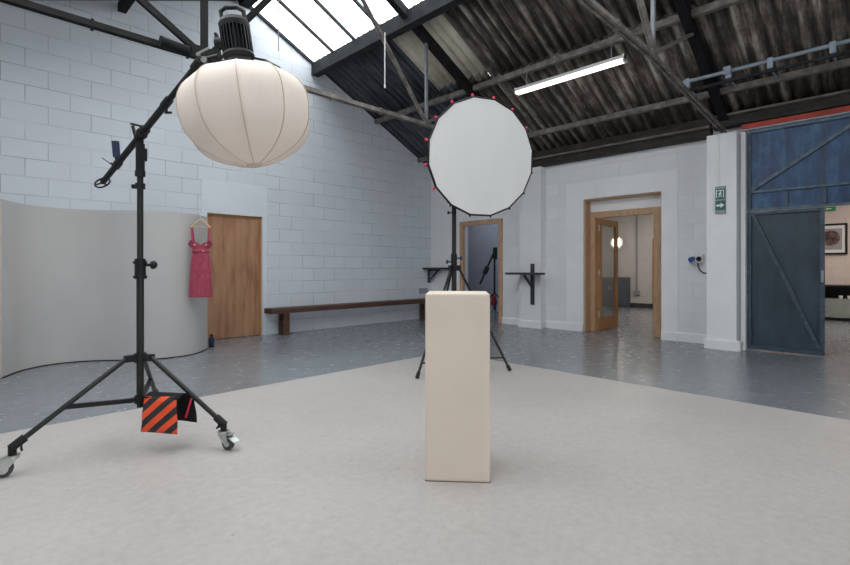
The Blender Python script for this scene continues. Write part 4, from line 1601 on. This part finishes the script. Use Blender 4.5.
# ------------------------------------------------------------------ next rooms
# stand and red bag in the room behind the plain doorway
p0 = at(494.5, 300, 11.3)
t = thing('light_stand', (p0.x, p0.y, 0), 'dark light stand with a slanting boom seen through the far oak doorway', 'light stand')
x, y = p0.x, p0.y
MB().cyl((x, y, 0.15), (x, y, 1.50), 0.022, n=12).build('pole', M['black'], t)
a = at(495, 250, 11.2); b = at(480, 284, 11.2)
MB().cyl(a, b, 0.022, n=12).cyl(a.lerp(b, .5), a.lerp(b, .7), 0.055, n=12).build('boom_arm', M['black'], t)
MB().cyl(a + Vector((0, 0, -0.22)), a + Vector((0, 0, 0.06)), 0.05, n=12).build('boom_head', M['black'], t)
for k_ in range(3):
    th = 0.6 + k_ * 2 * PI / 3
    MB().cyl((x, y, 0.55), (x + 0.55 * math.cos(th), y + 0.55 * math.sin(th), 0.02), 0.016, n=10).build('leg', M['black'], t)
q = at(494, 299, 11.0)
g_ = MB()
g_.lathe((q.x, q.y, 0.27), (0, 0, 1), [(0, .05), (.05, .07), (.15, .06), (.24, .03), (.27, .015)], 14)
o = g_.build('sandbag', M['maroon'], smooth=True)
tag(o, 'small dark red sandbag hanging on the stand in the room behind the far doorway', 'sandbag')

# wall lamp, cupboard, small box, pipe on the far wall behind the glazed door
yl = 14.05 * (1 - .402) / (1 + .402)
t = thing('wall_lamp', (14.0, yl, 1.86), 'round lit wall lamp seen through the glazed oak door', 'lamp')
MB().lathe((14.049, yl, 1.88), (-1, 0, 0), [(0, .10), (.03, .10), (.03, .19), (.05, .20), (.06, .19)], 28).build('shade', M['white_gloss'], t, smooth=True)
MB().lathe((13.985, yl, 1.88), (-1, 0, 0), [(0, .12), (.04, .11), (.07, .07), (.08, .02)], 24).build('bulb', M['lamp_glow'], t, smooth=True)
t = thing('cupboard', (13.8, 5.8, 0), 'low grey-blue cupboard against the far wall behind the glazed door', 'cupboard')
ya = 14.0 * (1 - .43) / (1 + .43)
MB().box(13.65, 13.99, ya, ya + 0.95, 0.0, 0.86).build('carcass', M['cupboard'], t, bevel=0.006)
for i in range(2):
    d_ = MB().box(13.63, 13.648, ya + 0.01 + i * 0.47, ya + 0.465 + i * 0.47, 0.08, 0.84).build('cupboard_door', M['cupboard'], t)
    MB().box(13.615, 13.629, ya + 0.42 + i * 0.05, ya + 0.44 + i * 0.05, 0.5, 0.62).build('handle', M['chrome'], d_)
yb = 14.05 * (1 - .4435) / (1 + .4435)
o = MB().box(14.0, 14.049, yb - 0.09, yb + 0.09, 0.36, 0.48).build('wall_box', M['grey_box'])
tag(o, 'small grey box low on the far wall behind the glazed door', 'box')
o = MB().box(14.01, 14.049, yb - 0.02, yb + 0.02, 0.481, 2.99).build('cable_trunking', M['grey_box'])
tag(o, 'thin upright trunking above the small box on the far wall behind the glazed door', 'trunking')
yc = 14.0 * (1 - .4795) / (1 + .4795)
o = MB().box(13.96, 14.049, yc - 0.9, yc + 0.03, 0, 1.95).build('door_5', M['oak_orange'])
struct(o)

# far room behind the steel doors: picture, exit sign, counter with cups
ZP = lambda yy, d: EYE + (268 - yy) * d / 478
t = thing('framed_picture', (13.97, 1.1, 1.4), 'black framed picture on the far wall seen past the steel door', 'picture')
y0, y1, z0, z1 = 0.86, 1.46, 1.43, 2.12
f = MB()
f.box(13.955, 13.999, y0, y0 + 0.04, z0, z1)
f.box(13.955, 13.999, y1 - 0.04, y1, z0, z1)
f.box(13.955, 13.999, y0 + 0.04, y1 - 0.04, z0, z0 + 0.04)
f.box(13.955, 13.999, y0 + 0.04, y1 - 0.04, z1 - 0.04, z1)
f.build('frame', M['black'], t)
MB().box(13.975, 13.998, y0 + 0.04, y1 - 0.04, z0 + 0.04, z1 - 0.04).build('mat_board', M['ceramic'], t)


def art_mat():
    k = NT('brown_still_life_print')
    v = k.coords()
    f = k.noise(v, 9, 5, 0.6)
    k.l(k.ramp(f, [(0.35, (0.02, 0.018, 0.02)), (0.55, (0.16, 0.09, 0.07)), (0.7, (0.35, 0.25, 0.22))]), k.b.inputs['Base Color'])
    return k.m


MB().box(13.971, 13.974, y0 + 0.09, y1 - 0.09, z0 + 0.11, z1 - 0.11).build('print', plain('grey_print_ground', (0.30, 0.32, 0.35), 0.6), t)
MB().lathe((13.970, (y0 + y1) / 2 - 0.01, 1.80), (-1, 0, 0), [(0, .17), (.001, .17)], 28).build('printed_round_form', art_mat(), t)
t = thing('exit_sign', (13.9, 1.15, 2.42), 'small green exit sign high on the far wall above the framed picture', 'sign')
ysg = 13.95 * (1 - .848) / (1 + .848)
MB().box(13.96, 13.999, ysg - 0.09, ysg + 0.09, 2.41, 2.50).build('sign_body', M['green'], t)
f = MB()
f.prism([(ysg - 0.02, 2.465), (ysg - 0.02, 2.445), (ysg + 0.05, 2.445), (ysg + 0.05, 2.43), (ysg + 0.08, 2.455), (ysg + 0.05, 2.48), (ysg + 0.05, 2.465)], 'x', 13.957, 13.9595)
f.build('arrow', M['sign_white'], t)
t = thing('counter_unit', (13.7, 0, 0), 'long low counter with pale grey fronts and black open shelf on the far wall', 'counter')
MB().box(13.45, 13.94, -2.2, 1.4, 0.0, 0.07).build('plinth_board', M['black'], t)
MB().box(13.42, 13.94, -2.2, 1.4, 0.07, 0.47).build('carcass', M['counter'], t)
MB().box(13.42, 13.94, -2.2, 1.4, 0.72, 0.76).box(13.90, 13.94, -2.2, 1.4, 0.47, 0.72).box(13.42, 13.9, 1.36, 1.4, 0.47, 0.72).box(13.42, 13.9, -2.2, -2.16, 0.47, 0.72).build('open_shelf', M['black'], t)
for i in range(7):
    ys = 1.38 - i * 0.5
    for z in ((0.10, 0.21), (0.22, 0.33), (0.34, 0.45)) if i == 0 else ((0.09, 0.46),):
        hgt = 0.3 if i == 0 else 0.48
        dr = MB().box(13.405, 13.419, ys - hgt, ys - 0.005, z[0], z[1]).build('drawer', M['counter'], t)
        MB().box(13.39, 13.404, ys - hgt / 2 - 0.05, ys - hgt / 2 + 0.05, z[1] - 0.04, z[1] - 0.03).build('handle', M['black'], dr)
cup = None
for i, yy in enumerate((0.94, 0.80, 0.30)):
    lab = ['white cup on the black open shelf of the counter, nearest the steel door',
           'white cup second from the steel door on the black open shelf',
           'white cup standing apart on the black open shelf further right'][i]
    g = MB().lathe((13.50, yy, 0.4705), (0, 0, 1), [(0, .025), (.01, .03), (.05, .036), (.07, .038), (.07, .034), (.02, .027)], 18)
    o = tag(g.build('cup', M['ceramic'], smooth=True), lab, 'cup', 'cups on the far counter')
